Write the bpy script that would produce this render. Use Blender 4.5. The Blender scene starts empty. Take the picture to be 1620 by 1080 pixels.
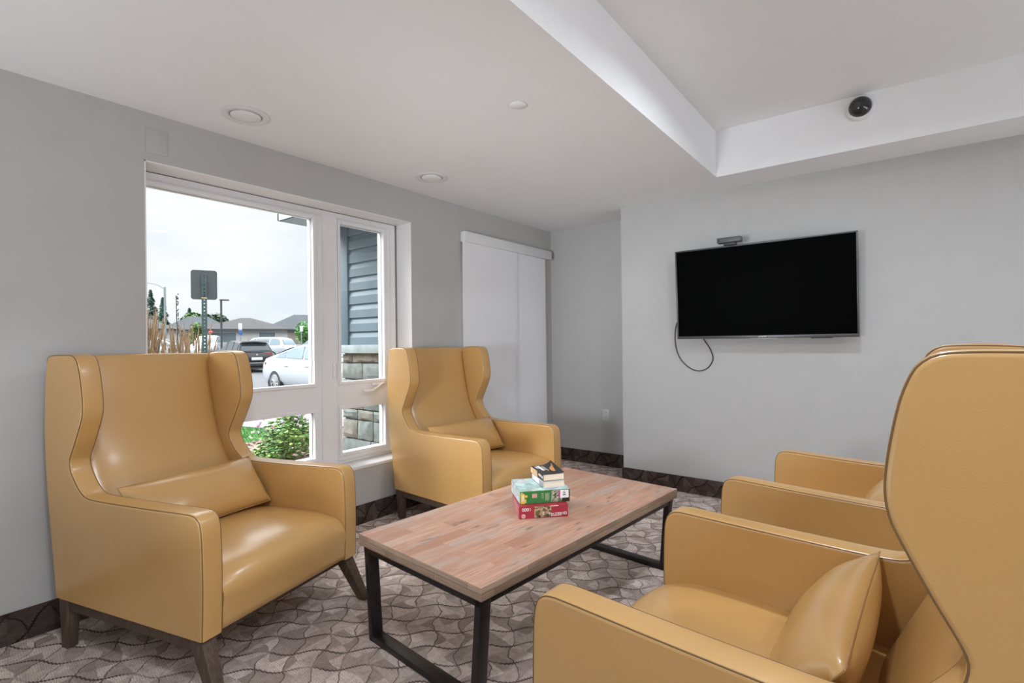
import bpy, bmesh, math, random
from mathutils import Vector, Matrix
R = math.radians
random.seed(7)
scene = bpy.context.scene
COL = scene.collection

# ------------------------------------------------------------------ helpers
def link(o):
    COL.objects.link(o); return o

def new_mesh(name, bm, mat, smooth=35):
    bmesh.ops.recalc_face_normals(bm, faces=bm.faces[:])
    if smooth:
        lim = R(smooth)
        for e in bm.edges:
            e.smooth = not (len(e.link_faces) != 2 or max(len(f.verts) for f in e.link_faces) > 20 or e.calc_face_angle(0) > lim)
        for f in bm.faces: f.smooth = True
    me = bpy.data.meshes.new(name)
    bm.to_mesh(me); bm.free()
    if mat is not None:
        for m in (mat if isinstance(mat, (list, tuple)) else [mat]):
            me.materials.append(m)
    return me

def obj(name, bm, mat, parent=None, smooth=35, loc=None, rot=None):
    me = bm if isinstance(bm, bpy.types.Mesh) else new_mesh(name, bm, mat, smooth)
    o = link(bpy.data.objects.new(name, me))
    if parent is not None: o.parent = parent
    if loc is not None: o.location = loc
    if rot is not None: o.rotation_euler = rot
    return o

def tag(o, label, cat, group=None):
    o['label'] = label; o['category'] = cat
    if group: o['group'] = group
    return o

def thing(name, label, cat, loc=(0, 0, 0), rz=0, group=None):
    o = link(bpy.data.objects.new(name, None))
    o.empty_display_size = .1
    o.location = loc; o.rotation_euler = (0, 0, rz)
    return tag(o, label, cat, group)

def struct(name, bm, mat, smooth=35, **k):
    o = obj(name, bm, mat, smooth=smooth, **k); o['kind'] = 'structure'; return o

def dup(root, loc, rot, label, group=None):
    r = root.copy(); link(r); r.location = loc; r.rotation_euler = rot; r['label'] = label
    if group: r['group'] = group
    for ch in list(root.children):
        c = ch.copy(); link(c); c.parent = r
        for g in list(ch.children):
            d = g.copy(); link(d); d.parent = c
    return r

def B(): return bmesh.new()

def add_box(bm, x0, x1, y0, y1, z0, z1, bev=0, seg=2, mat=None, mi=0):
    r = bmesh.ops.create_cube(bm, size=1)
    vs = r['verts']
    for v in vs:
        v.co = Vector(((x0 + x1) / 2 + v.co.x * (x1 - x0), (y0 + y1) / 2 + v.co.y * (y1 - y0), (z0 + z1) / 2 + v.co.z * (z1 - z0)))
        if mat is not None: v.co = mat @ v.co
    fs = list({f for v in vs for f in v.link_faces})
    for f in fs: f.material_index = mi
    if bev:
        es = list({e for v in vs for e in v.link_edges})
        bmesh.ops.bevel(bm, geom=es, offset=bev, segments=seg, affect='EDGES', profile=.5, clamp_overlap=True)
    return bm

def box(x0, x1, y0, y1, z0, z1, bev=0, seg=2): return add_box(B(), x0, x1, y0, y1, z0, z1, bev, seg)

def add_hexa(bm, bot, top, bev=0, seg=2):
    vb = [bm.verts.new(p) for p in bot]; vt = [bm.verts.new(p) for p in top]
    fs = [bm.faces.new(vb[::-1]), bm.faces.new(vt)]
    for i in range(4): fs.append(bm.faces.new((vb[i], vb[(i + 1) % 4], vt[(i + 1) % 4], vt[i])))
    if bev:
        es = list({e for f in fs for e in f.edges})
        bmesh.ops.bevel(bm, geom=es, offset=bev, segments=seg, affect='EDGES', profile=.5)
    return bm

def add_prism(bm, poly, axis, a, b, bev=0, seg=3):
    """poly: 2-D outline; axis 0/1/2 = direction of extrusion from a to b"""
    def P(p, t):
        if axis == 0: return (t, p[0], p[1])
        if axis == 1: return (p[0], t, p[1])
        return (p[0], p[1], t)
    va = [bm.verts.new(P(p, a)) for p in poly]; vb = [bm.verts.new(P(p, b)) for p in poly]
    fa = bm.faces.new(va); fb = bm.faces.new(vb[::-1])
    n = len(poly)
    for i in range(n): bm.faces.new((va[i], va[(i + 1) % n], vb[(i + 1) % n], vb[i]))
    if bev:
        bmesh.ops.bevel(bm, geom=list(fa.edges) + list(fb.edges), offset=bev, segments=seg, affect='EDGES', profile=.5, clamp_overlap=True)
    return bm

def add_tube(bm, pts, r, n=8, closed=False, r_end=None):
    pts = [Vector(p) for p in pts]; N = len(pts); rings = []
    up = None
    for i, p in enumerate(pts):
        if closed: t = pts[(i + 1) % N] - pts[i - 1]
        else: t = pts[min(i + 1, N - 1)] - pts[max(i - 1, 0)]
        t.normalize()
        if up is None:
            up = Vector((0, 0, 1)) if abs(t.z) < .9 else Vector((1, 0, 0))
        s = t.cross(up)
        if s.length < 1e-6: s = t.orthogonal()
        s.normalize(); up = s.cross(t).normalized()
        rr = r if r_end is None else r + (r_end - r) * i / max(1, N - 1)
        rings.append([bm.verts.new(p + (s * math.cos(2 * math.pi * k / n) + up * math.sin(2 * math.pi * k / n)) * rr) for k in range(n)])
    for i in range(N if closed else N - 1):
        a, b = rings[i], rings[(i + 1) % N]
        for k in range(n): bm.faces.new((a[k], a[(k + 1) % n], b[(k + 1) % n], b[k]))
    if not closed:
        bm.faces.new(rings[0][::-1]); bm.faces.new(rings[-1])
    return bm

def add_lathe(bm, prof, n=32, mat=Matrix.Identity(4)):
    """prof: list of (radius, z); closes on the axis when radius is 0"""
    rings = []
    for r, z in prof:
        if r < 1e-6: rings.append([bm.verts.new(mat @ Vector((0, 0, z)))])
        else: rings.append([bm.verts.new(mat @ Vector((r * math.cos(2 * math.pi * k / n), r * math.sin(2 * math.pi * k / n), z))) for k in range(n)])
    for a, b in zip(rings, rings[1:]):
        for k in range(n):
            if len(a) == 1 and len(b) == 1: continue
            if len(a) == 1: bm.faces.new((a[0], b[k], b[(k + 1) % n]))
            elif len(b) == 1: bm.faces.new((a[k], b[0], a[(k + 1) % n]))
            else: bm.faces.new((a[k], b[k], b[(k + 1) % n], a[(k + 1) % n]))
    return bm

def add_grid(bm, rows, closed_rows=False, closed_cols=False):
    V = [[bm.verts.new(p) for p in r] for r in rows]
    nr, nc = len(V), len(V[0])
    for i in range(nr if closed_rows else nr - 1):
        for j in range(nc if closed_cols else nc - 1):
            bm.faces.new((V[i][j], V[i][(j + 1) % nc], V[(i + 1) % nr][(j + 1) % nc], V[(i + 1) % nr][j]))
    return V

def catmull(pts, n=6, closed=False):
    out = []; N = len(pts)
    for i in range(N if closed else N - 1):
        g = (lambda k: pts[k % N]) if closed else (lambda k: pts[max(0, min(N - 1, k))])
        p0, p1, p2, p3 = (Vector(g(i - 1)), Vector(g(i)), Vector(g(i + 1)), Vector(g(i + 2)))
        for k in range(n):
            t = k / n
            out.append(.5 * (2 * p1 + (p2 - p0) * t + (2 * p0 - 5 * p1 + 4 * p2 - p3) * t * t + (3 * p1 - p0 - 3 * p2 + p3) * t ** 3))
    if not closed: out.append(Vector(pts[-1]))
    return out

def text_mesh(body, size, depth=.0003, align='CENTER', sx=1.0):
    cu = bpy.data.curves.new('lettering', 'FONT')
    cu.body = body; cu.size = size; cu.extrude = depth; cu.align_x = align; cu.align_y = 'CENTER'
    t = bpy.data.objects.new('lettering_source', cu); link(t)
    me = bpy.data.meshes.new_from_object(t)
    bpy.data.objects.remove(t); bpy.data.curves.remove(cu)
    if sx != 1:
        for v in me.vertices: v.co.x *= sx
    return me

def lettering(body, size, mat, parent, M, name='lettering', sx=1.0):
    me = text_mesh(body, size, sx=sx); me.materials.clear(); me.materials.append(mat)
    me.transform(M)
    return obj(name, me, None, parent)

# ------------------------------------------------------------------ materials
class NT:
    def __init__(s, name):
        s.m = bpy.data.materials.new(name); s.m.use_nodes = True
        s.t = s.m.node_tree; s.n = s.t.nodes; s.l = s.t.links
        s.bsdf = s.n['Principled BSDF']; s.out = s.n['Material Output']
    def node(s, typ, **k):
        n = s.n.new(typ)
        for a, v in k.items():
            if a.startswith('i_'): n.inputs[a[2:].replace('_', ' ')].default_value = v
            else: setattr(n, a, v)
        return n
    def link(s, a, b): s.l.new(a, b)
    def math(s, op, a, b=None, c=None):
        n = s.n.new('ShaderNodeMath'); n.operation = op
        for i, x in enumerate((a, b, c)):
            if x is None: continue
            if isinstance(x, (int, float)): n.inputs[i].default_value = x
            else: s.l.new(x, n.inputs[i])
        return n.outputs[0]
    def coord(s, kind='Object'): return s.n.new('ShaderNodeTexCoord').outputs[kind]
    def mapping(s, vec, scale=(1, 1, 1), rot=(0, 0, 0), loc=(0, 0, 0)):
        n = s.n.new('ShaderNodeMapping'); s.l.new(vec, n.inputs['Vector'])
        n.inputs['Scale'].default_value = scale; n.inputs['Rotation'].default_value = rot; n.inputs['Location'].default_value = loc
        return n.outputs[0]
    def noise(s, vec, scale, detail=4, rough=.5, out='Fac'):
        n = s.n.new('ShaderNodeTexNoise'); n.inputs['Scale'].default_value = scale
        n.inputs['Detail'].default_value = detail; n.inputs['Roughness'].default_value = rough
        if vec is not None: s.l.new(vec, n.inputs['Vector'])
        return n.outputs[out]
    def ramp(s, fac, stops):
        n = s.n.new('ShaderNodeValToRGB'); e = n.color_ramp.elements
        while len(e) < len(stops): e.new(.5)
        for k, (p, c) in enumerate(stops):
            e[k].position = p; e[k].color = (c[0], c[1], c[2], 1)
        s.l.new(fac, n.inputs['Fac']); return n.outputs['Color']
    def mix(s, fac, a, b, blend='MIX'):
        n = s.n.new('ShaderNodeMix'); n.data_type = 'RGBA'; n.blend_type = blend
        for i, x in ((0, fac), (6, a), (7, b)):
            if isinstance(x, (int, float)): n.inputs[i].default_value = x
            elif isinstance(x, tuple): n.inputs[i].default_value = (x[0], x[1], x[2], 1)
            else: s.l.new(x, n.inputs[i])
        return n.outputs[2]
    def bump(s, h, strength=.1, dist=.01):
        n = s.n.new('ShaderNodeBump'); n.inputs['Strength'].default_value = strength; n.inputs['Distance'].default_value = dist
        s.l.new(h, n.inputs['Height']); s.l.new(n.outputs[0], s.bsdf.inputs['Normal'])
    def base(s, c):
        if isinstance(c, tuple): s.bsdf.inputs['Base Color'].default_value = (c[0], c[1], c[2], 1)
        else: s.l.new(c, s.bsdf.inputs['Base Color'])
        return s
    def set(s, rough=None, metal=None, spec=None, coat=None):
        i = s.bsdf.inputs
        if rough is not None: i['Roughness'].default_value = rough
        if metal is not None: i['Metallic'].default_value = metal
        if spec is not None: i['Specular IOR Level'].default_value = spec
        if coat is not None: i['Coat Weight'].default_value = coat
        return s

def simple(name, c, rough=.5, metal=0, spec=.5, var=.06, scale=30, bump=0):
    t = NT(name); t.set(rough, metal, spec)
    v = t.coord()
    n = t.noise(v, scale)
    lo = tuple(max(0, x * (1 - var)) for x in c); hi = tuple(x * (1 + var) for x in c)
    t.base(t.ramp(n, [(.3, lo), (.7, hi)]))
    if bump: t.bump(t.noise(v, scale * 4), bump, .002)
    return t.m

def emit(name, c, s):
    t = NT(name); e = t.node('ShaderNodeEmission'); e.inputs[0].default_value = (*c, 1); e.inputs[1].default_value = s
    t.link(e.outputs[0], t.out.inputs[0]); return t.m

WALL = simple('wall_paint_grey', (.472, .465, .450), .75, spec=.25, var=.015, scale=8, bump=.03)
CEIL = simple('ceiling_paint_white', (.80, .80, .80), .85, spec=.2, var=.01, scale=8, bump=.02)
SOFFIT = CEIL
WHITE = simple('white_vinyl', (.80, .795, .80), .35, var=.01)
REVEAL = simple('white_jamb_paint', (.78, .775, .77), .55, var=.01)
def blind_fabric():
    t = NT('white_blind_fabric'); v = t.coord()
    c = t.ramp(t.noise(v, 200), [(.3, (.88, .88, .885)), (.7, (.90, .90, .905))])
    t.base(c); t.set(.8, spec=.2)
    tr = t.node('ShaderNodeBsdfTranslucent'); t.link(c, tr.inputs[0])
    mx = t.node('ShaderNodeMixShader'); mx.inputs[0].default_value = .12
    t.link(t.bsdf.outputs[0], mx.inputs[1]); t.link(tr.outputs[0], mx.inputs[2]); t.link(mx.outputs[0], t.out.inputs[0])
    return t.m
BLIND = blind_fabric()
PLATE = simple('white_plastic', (.72, .72, .715), .45, var=.01)

def leather():
    t = NT('tan_leather'); v = t.coord()
    n = t.noise(v, 3.0, 3)
    t.base(t.ramp(n, [(.3, (.53, .302, .100)), (.7, (.57, .328, .112))]))
    t.set(.36, spec=.55, coat=.6); t.bsdf.inputs['Coat Roughness'].default_value = .22
    vo = t.node('ShaderNodeTexVoronoi'); vo.inputs['Scale'].default_value = 420; t.link(v, vo.inputs['Vector'])
    h = t.math('ADD', t.math('MULTIPLY', vo.outputs['Distance'], .5), t.noise(v, 9, 3))
    t.bump(h, .08, .004)
    r = t.noise(v, 14, 3)
    t.link(t.math('MULTIPLY_ADD', r, .12, .27), t.bsdf.inputs['Roughness'])
    return t.m
LEATHER = leather()
SEAM = simple('leather_seam', (.17, .095, .035), .6, var=.1)

def wood(name, c0, c1, c2, axis_scale, rough=.5, ring=18):
    t = NT(name); v = t.mapping(t.coord(), axis_scale)
    n = t.noise(v, ring, 6, .6)
    m = t.noise(v, ring * .3, 3)
    c = t.ramp(n, [(.3, c0), (.55, c1), (.75, c2)])
    t.base(t.mix(t.math('MULTIPLY', m, .5), c, c0)); t.set(rough, spec=.35)
    t.bump(n, .15, .002)
    return t.m
LEGWOOD = wood('grey_brown_wood', (.058, .038, .026), (.105, .072, .050), (.15, .108, .078), (6, 6, .7), .5)

def table_wood():
    t = NT('acacia_staves'); co = t.coord()
    sep = t.node('ShaderNodeSeparateXYZ'); t.link(co, sep.inputs[0])
    comb = t.node('ShaderNodeCombineXYZ')
    t.link(sep.outputs[1], comb.inputs[0]); t.link(t.math('ADD', sep.outputs[0], t.math('MULTIPLY', sep.outputs[2], .6)), comb.inputs[1])
    br = t.node('ShaderNodeTexBrick'); br.offset = .37; br.squash = 1
    br.inputs['Scale'].default_value = 1; br.inputs['Brick Width'].default_value = .43; br.inputs['Row Height'].default_value = .063
    br.inputs['Mortar Size'].default_value = .0007; br.inputs['Mortar Smooth'].default_value = .3; br.inputs['Bias'].default_value = 0
    br.inputs['Color1'].default_value = (0, 0, 0, 1); br.inputs['Color2'].default_value = (1, 1, 1, 1); br.inputs['Mortar'].default_value = (.3, .3, .3, 1)
    t.link(comb.outputs[0], br.inputs['Vector'])
    tone = t.ramp(br.outputs['Color'], [(0, (.42, .215, .135)), (.35, (.55, .305, .20)), (.7, (.50, .305, .22)), (1, (.62, .375, .265))])
    gv = t.mapping(co, (34, 2.4, 34))
    off = t.node('ShaderNodeVectorMath'); off.operation = 'ADD'; t.link(gv, off.inputs[0])
    sc = t.node('ShaderNodeVectorMath'); sc.operation = 'SCALE'; sc.inputs['Scale'].default_value = 9; t.link(br.outputs['Color'], sc.inputs[0]); t.link(sc.outputs[0], off.inputs[1])
    g = t.noise(off.outputs[0], 2.2, 6, .62)
    c = t.mix(t.ramp(g, [(.3, (.7, .7, .7)), (.6, (0, 0, 0))]), tone, (.33, .17, .11))
    gp = t.noise(t.mapping(co, (7, 1.6, 7)), 2.2, 4, .6)
    c = t.mix(t.ramp(gp, [(.50, (0, 0, 0)), (.66, (.75, .75, .75))]), c, (.42, .34, .285))
    kn = t.noise(t.mapping(co, (16, 3.2, 16), loc=(3, 1, 0)), 2.6, 2, .5)
    c = t.mix(t.ramp(kn, [(.65, (0, 0, 0)), (.74, (.8, .8, .8))]), c, (.17, .13, .115))
    c = t.mix(t.math('MULTIPLY', br.outputs['Fac'], .55), c, (.12, .08, .06))
    t.base(c); t.set(.5, spec=.4); t.bump(g, .12, .002)
    return t.m
TABLEWOOD = table_wood()
def table_edge():
    t = NT('weathered_edge_staves'); co = t.coord()
    sep = t.node('ShaderNodeSeparateXYZ'); t.link(co, sep.inputs[0])
    comb = t.node('ShaderNodeCombineXYZ')
    t.link(t.math('ADD', sep.outputs[0], sep.outputs[1]), comb.inputs[0]); t.link(sep.outputs[2], comb.inputs[1])
    br = t.node('ShaderNodeTexBrick'); br.offset = .43
    br.inputs['Scale'].default_value = 1; br.inputs['Brick Width'].default_value = .31; br.inputs['Row Height'].default_value = .0235
    br.inputs['Mortar Size'].default_value = .0009; br.inputs['Mortar Smooth'].default_value = .3
    br.inputs['Color1'].default_value = (0, 0, 0, 1); br.inputs['Color2'].default_value = (1, 1, 1, 1); br.inputs['Mortar'].default_value = (.2, .2, .2, 1)
    t.link(comb.outputs[0], br.inputs['Vector'])
    c = t.ramp(br.outputs['Color'], [(0, (.24, .165, .115)), (.5, (.36, .255, .18)), (1, (.43, .31, .225))])
    g = t.noise(t.mapping(comb.outputs[0], (4, 90, 1)), 2.0, 5, .6)
    c = t.mix(t.ramp(g, [(.35, (.6, .6, .6)), (.6, (0, 0, 0))]), c, (.17, .125, .095))
    c = t.mix(t.math('MULTIPLY', br.outputs['Fac'], .7), c, (.07, .05, .04))
    t.base(c); t.set(.6, spec=.3); t.bump(g, .1, .002)
    return t.m
TABLEEDGE = table_edge()
STEEL = simple('blackened_steel', (.022, .019, .018), .38, metal=.4, spec=.5, var=.3)

def carpet(name, dark=1.0, vertical=False, warm=(1, 1, 1)):
    t = NT(name); co = t.coord()
    S = .112
    sep0 = t.node('ShaderNodeSeparateXYZ'); t.link(co, sep0.inputs[0])
    if vertical:
        cc = t.node('ShaderNodeCombineXYZ')
        t.link(t.math('ADD', sep0.outputs[0], sep0.outputs[1]), cc.inputs[0]); t.link(sep0.outputs[2], cc.inputs[1]); vec = cc.outputs[0]
    else: vec = co
    v = t.mapping(vec, (1 / S, 1 / S, 1), rot=(0, 0, -R(40)))
    sep = t.node('ShaderNodeSeparateXYZ'); t.link(v, sep.inputs[0])
    x, y = sep.outputs[0], sep.outputs[1]
    wob = t.noise(v, 1.1, 2)
    a = t.math('ADD', x, t.math('MULTIPLY', t.math('SINE', t.math('MULTIPLY', y, math.pi * 1.0)), .12))
    a = t.math('ADD', a, t.math('MULTIPLY', wob, .55))
    b = t.math('ADD', y, t.math('MULTIPLY', t.math('SINE', t.math('MULTIPLY', x, math.pi * 1.0)), .13))
    fa, fb = t.math('FRACT', a), t.math('FRACT', b)
    da = t.math('MINIMUM', fa, t.math('SUBTRACT', 1, fa)); db = t.math('MINIMUM', fb, t.math('SUBTRACT', 1, fb))
    # triangular tone patches
    ids = t.node('ShaderNodeCombineXYZ'); t.link(t.math('FLOOR', a), ids.inputs[0]); t.link(t.math('FLOOR', b), ids.inputs[1])
    tri = t.math('GREATER_THAN', t.math('ADD', fa, fb), 1.0)
    tri2 = t.math('GREATER_THAN', fa, fb)
    t.link(t.math('ADD', tri, t.math('MULTIPLY', tri2, 2)), ids.inputs[2])
    wn = t.node('ShaderNodeTexWhiteNoise'); wn.noise_dimensions = '3D'; t.link(ids.outputs[0], wn.inputs['Vector'])
    k = dark
    tone = t.ramp(wn.outputs['Value'], [(0, (.25 * k, .212 * k, .196 * k)), (.4, (.37 * k, .322 * k, .30 * k)), (.75, (.51 * k, .452 * k, .424 * k)), (1, (.62 * k, .56 * k, .53 * k))])
    # woven twill
    tw = t.node('ShaderNodeTexWave'); tw.wave_type = 'BANDS'; tw.bands_direction = 'DIAGONAL'
    tw.inputs['Scale'].default_value = 6.5; tw.inputs['Distortion'].default_value = 5.0; tw.inputs['Detail'].default_value = 2
    t.link(v, tw.inputs['Vector'])
    fuzz = t.noise(vec, 260, 3, .7)
    c = t.mix(t.math('MULTIPLY', tw.outputs['Fac'], .36), tone, (.15 * k, .118 * k, .106 * k))
    c = t.mix(t.ramp(fuzz, [(.35, (.45, .45, .45)), (.6, (0, 0, 0))]), c, (.15 * k, .115 * k, .10 * k))
    # rope lines, beaded
    bead = t.math('SINE', t.math('MULTIPLY', t.math('ADD', x, y), 48))
    wdt = t.math('MULTIPLY_ADD', bead, .022, .044)
    la = t.math('LESS_THAN', da, t.math('MULTIPLY_ADD', bead, .006, .026)); lb = t.math('LESS_THAN', db, wdt)
    line = t.math('MAXIMUM', t.math('MULTIPLY', la, .75), t.math('MULTIPLY', lb, .9))
    gate = t.ramp(t.noise(v, .9, 1), [(.3, (.35, .35, .35)), (.5, (1, 1, 1))])
    line = t.math('MULTIPLY', line, gate)
    c = t.mix(line, c, (.045 * k, .032 * k, .028 * k))
    mot = t.noise(vec, 38, 4, .65)
    c = t.mix(t.ramp(mot, [(.3, (.45, .45, .45)), (.55, (0, 0, 0))]), c, (.13 * k, .10 * k, .09 * k))
    c = t.mix(1.0, c, warm, 'MULTIPLY')
    t.base(c); t.set(.95, spec=.1)
    t.bump(t.math('ADD', fuzz, t.math('MULTIPLY', line, -.8)), .5, .004)
    return t.m
CARPET = carpet('patterned_carpet', 1.5, False, (1.0, .95, .91))
CARPETBASE = carpet('carpet_base_strip', .24, True, (1.0, .84, .77))

GLASS = None
def glass():
    t = NT('window_glass'); t.n.remove(t.bsdf)
    tr = t.node('ShaderNodeBsdfTransparent'); tr.inputs[0].default_value = (.975, .985, .985, 1)
    gl = t.node('ShaderNodeBsdfGlossy'); gl.inputs['Roughness'].default_value = .0
    fr = t.node('ShaderNodeFresnel'); fr.inputs[0].default_value = 1.45
    mx = t.node('ShaderNodeMixShader'); t.link(t.math('MULTIPLY', fr.outputs[0], .5), mx.inputs[0]); t.link(tr.outputs[0], mx.inputs[1]); t.link(gl.outputs[0], mx.inputs[2])
    t.link(mx.outputs[0], t.out.inputs[0]); return t.m
GLASS = glass()

# ------------------------------------------------------------------ room (metres; camera stands at the origin of the plan)
XW = -3.036          # window wall, inner face
YB = 4.665           # wall behind the recess
YT = 4.225           # television wall
XT = -2.0            # left end of the television wall
ZC, ZH = 2.45, 2.785 # dropped ceiling, coffer
XCF, YCF = -1.075, 3.877
XCR, YCR = 2.6, -1.4
XR, YR = 3.9, -3.6   # far sides of the lounge, out of the photograph
WY0, WY1, WZ0, WZ1 = .918, 2.678, .395, 2.205

bm = B(); add_box(bm, XW - .3, XR, YR, YB + .2, -.12, 0)
struct('floor', bm, CARPET, smooth=0)
bm = B()
TH = .26
add_box(bm, XW - TH, XW, YR, WY0, 0, ZC)
add_box(bm, XW - TH, XW, WY1, 3.26, 0, ZC); add_box(bm, XW - TH, XW, 4.48, YB + .2, 0, ZC)
add_box(bm, XW - TH, XW, 3.26, 4.48, 2.12, ZC); add_box(bm, XW - TH, XW, 3.26, 4.48, 0, .06)
add_box(bm, XW - TH, XW, WY0, WY1, 0, WZ0)
add_box(bm, XW - TH, XW, WY0, WY1, WZ1, ZC)
struct('wall_left', bm, WALL, smooth=0)
struct('wall_back', box(XW, XT + .1, YB, YB + .2, 0, ZC), WALL, smooth=0)
struct('wall_television', box(XT, XR, YT, YB + .2, 0, ZC + .6), WALL, smooth=0)
struct('wall_right', box(XR, XR + .2, YR, YB, 0, ZC + .6), WALL, smooth=0)
struct('wall_rear', box(XW, XR, YR - .2, YR, 0, ZC + .6), WALL, smooth=0)
bm = B()
add_box(bm, XW - TH, XCF, YR, YB + .2, ZC, ZH + .3)             # dropped ceiling by the window
add_box(bm, XCF, XR, YCF, YT, ZC, ZH + .3)                      # dropped strip along the television wall
add_box(bm, XCR, XR, YR, YCF, ZC, ZH + .3); add_box(bm, XCF, XCR, YR, YCR, ZC, ZH + .3)   # and round the other two sides of the tray
struct('ceiling_dropped', bm, CEIL, smooth=0)
struct('ceiling', box(XCF, XCR, YCR, YCF, ZH, ZH + .3), CEIL, smooth=0)

# carpet base strips
HB, TB = .132, .012
struct('baseboard_left', box(XW, XW + TB, YR, YB, 0, HB), CARPETBASE, smooth=0)
struct('baseboard_back', box(XW + TB, XT, YB - TB, YB, 0, HB), CARPETBASE, smooth=0)
bm = B(); add_box(bm, XT - TB, XR, YT - TB, YT, 0, HB); add_box(bm, XT - TB, XT, YT, YB - TB, 0, HB)
struct('baseboard_television', bm, CARPETBASE, smooth=0)

# ------------------------------------------------------------------ window
XF = XW - .165        # room face of the window frame
bm = B()
tk = .018             # painted lining of the opening
add_box(bm, XF, XW + .001, WY0, WY0 + .006, WZ0, WZ1); add_box(bm, XF, XW + .001, WY1 - .006, WY1, WZ0, WZ1)
add_box(bm, XF, XW + .001, WY0, WY1, WZ1 - .006, WZ1)
struct('trim_1', bm, REVEAL, smooth=0)
struct('trim_2', box(XF - .02, XW + .006, WY0 - .001, WY1 + .001, WZ0 - .012, WZ0 + .01, .003), WHITE)   # sill board

win = link(bpy.data.objects.new('window_1', None)); win['kind'] = 'structure'
yl, ym0, ym1, yr = .955, 1.943, 2.152, 2.538
zb, zm0, zm1, zt = .480, .795, .990, 2.128
Y0, Y1, Z0, Z1 = WY0 + .006, WY1 - .03, WZ0 + .012, WZ1 - .01
bm = B()
fx0, fx1 = XF - .07, XF
for (a, b, c, d) in ((Y0, yl, Z0, Z1), (ym0, ym1, Z0, Z1), (yr, Y1, Z0, Z1), (yl, ym0, Z0, zb), (yl, ym0, zm0, zm1), (yl, ym0, zt, Z1),
                     (ym1, yr, Z0, zb), (ym1, yr, zm0, zm1), (ym1, yr, zt, Z1)):
    add_box(bm, fx0, fx1, a, b, c, d)
add_box(bm, fx0, fx1 - .02, Y1, WY1 - .004, Z0, Z1); add_box(bm, fx0, fx1 - .02, Y0, WY1 - .006, Z1 - .001, WZ1 - .006)
w = obj('window_frame', bm, WHITE, win, smooth=0)
bm = B()
def bead_ring(bm, a, b, c, d, wd, x0, x1):
    a, b, c, d = a + .0015, b - .0015, c + .0015, d - .0015
    add_box(bm, x0, x1, a - wd, a, c - wd, d + wd, .002, 1); add_box(bm, x0, x1, b, b + wd, c - wd, d + wd, .002, 1)
    add_box(bm, x0, x1, a, b, c - wd, c, .002, 1); add_box(bm, x0, x1, a, b, d, d + wd, .002, 1)
for (a, b, c, d) in ((yl, ym0, zm1, zt), (yl, ym0, zb, zm0), (ym1, yr, zm1, zt), (ym1, yr, zb, zm0)):
    bead_ring(bm, a, b, c, d, .022, XF - .02, XF + .008)
# raised sash line round each column of panes
for (a, b, c, d) in ((yl - .02, ym0 + .055, zb - .03, zt + .03), (ym1 - .03, yr + .045, zb - .045, zt + .03)):
    bead_ring(bm, a, b, c, d, .006, XF - .01, XF + .011)
obj('glazing_bead', bm, WHITE, win)
bm = B()
GASK = simple('grey_gasket', (.16, .16, .165), .6)
for (a, b, c, d) in ((yl, ym0, zm1, zt), (yl, ym0, zb, zm0), (ym1, yr, zm1, zt), (ym1, yr, zb, zm0)):
    bead_ring(bm, a + .004, b - .004, c + .004, d - .004, .002, XF - .028, XF - .022)
obj('gasket', bm, GASK, win)
for (a, b, c, d) in ((yl, ym0, zm1, zt), (yl, ym0, zb, zm0), (ym1, yr, zm1, zt), (ym1, yr, zb, zm0)):
    obj('pane', box(XF - .032, XF - .026, a - .006, b + .006, c - .006, d + .006), GLASS, win, smooth=0)
# folding crank of the right-hand casement
bm = B()
add_box(bm, XF - .005, XF + .022, 2.41, 2.53, .945, .968, .006)
add_tube(bm, catmull([(XF + .015, 2.53, .962), (XF + .035, 2.49, .96), (XF + .045, 2.44, .935), (XF + .05, 2.40, .92)], 4), .0075)
add_box(bm, XF + .038, XF + .058, 2.31, 2.405, .905, .923, .006)
obj('crank_handle', bm, WHITE, win)
bm = B(); add_box(bm, XF, XF + .014, 2.085, 2.105, 1.02, 1.13, .005)
obj('sash_latch', bm, WHITE, win)

# glazed door behind the panel blind
dr = link(bpy.data.objects.new('door_1', None)); dr['kind'] = 'structure'
bm = B(); bead_ring(bm, 3.32, 4.42, .12, 2.06, .06, XF - .05, XF); obj('door_frame', bm, WHITE, dr, smooth=0)
obj('pane', box(XF - .03, XF - .024, 3.31, 4.43, .11, 2.07), GLASS, dr, smooth=0)

# ------------------------------------------------------------------ things on walls and ceiling
t = thing('panel_blind', 'white panel track blind hanging in front of the wall beside the window', 'blind', (XW, 3.215, 0))
obj('valance', box(.004, .062, .015, 1.375, 2.135, 2.222, .004), PLATE, t)
obj('blind_panel', box(.034, .037, .01, .79, .18, 2.14), BLIND, t, smooth=0)
obj('blind_panel', box(.022, .025, .74, 1.30, .18, 2.14), BLIND, t, smooth=0)
bm = B(); add_box(bm, .012, .046, .03, 1.36, 2.215, 2.219)
for q in (.2, .7, 1.2): add_box(bm, -.001, .01, q, q + .03, 2.15, 2.2)
obj('mounting_bracket', bm, PLATE, t)

bm = box(XW, XW + .004, .925, 1.02, 2.245, 2.372, .0015)
tag(obj('cover_plate', bm, WALL), 'grey painted rectangular cover plate on wall above upper corner of the window', 'cover plate')

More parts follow.
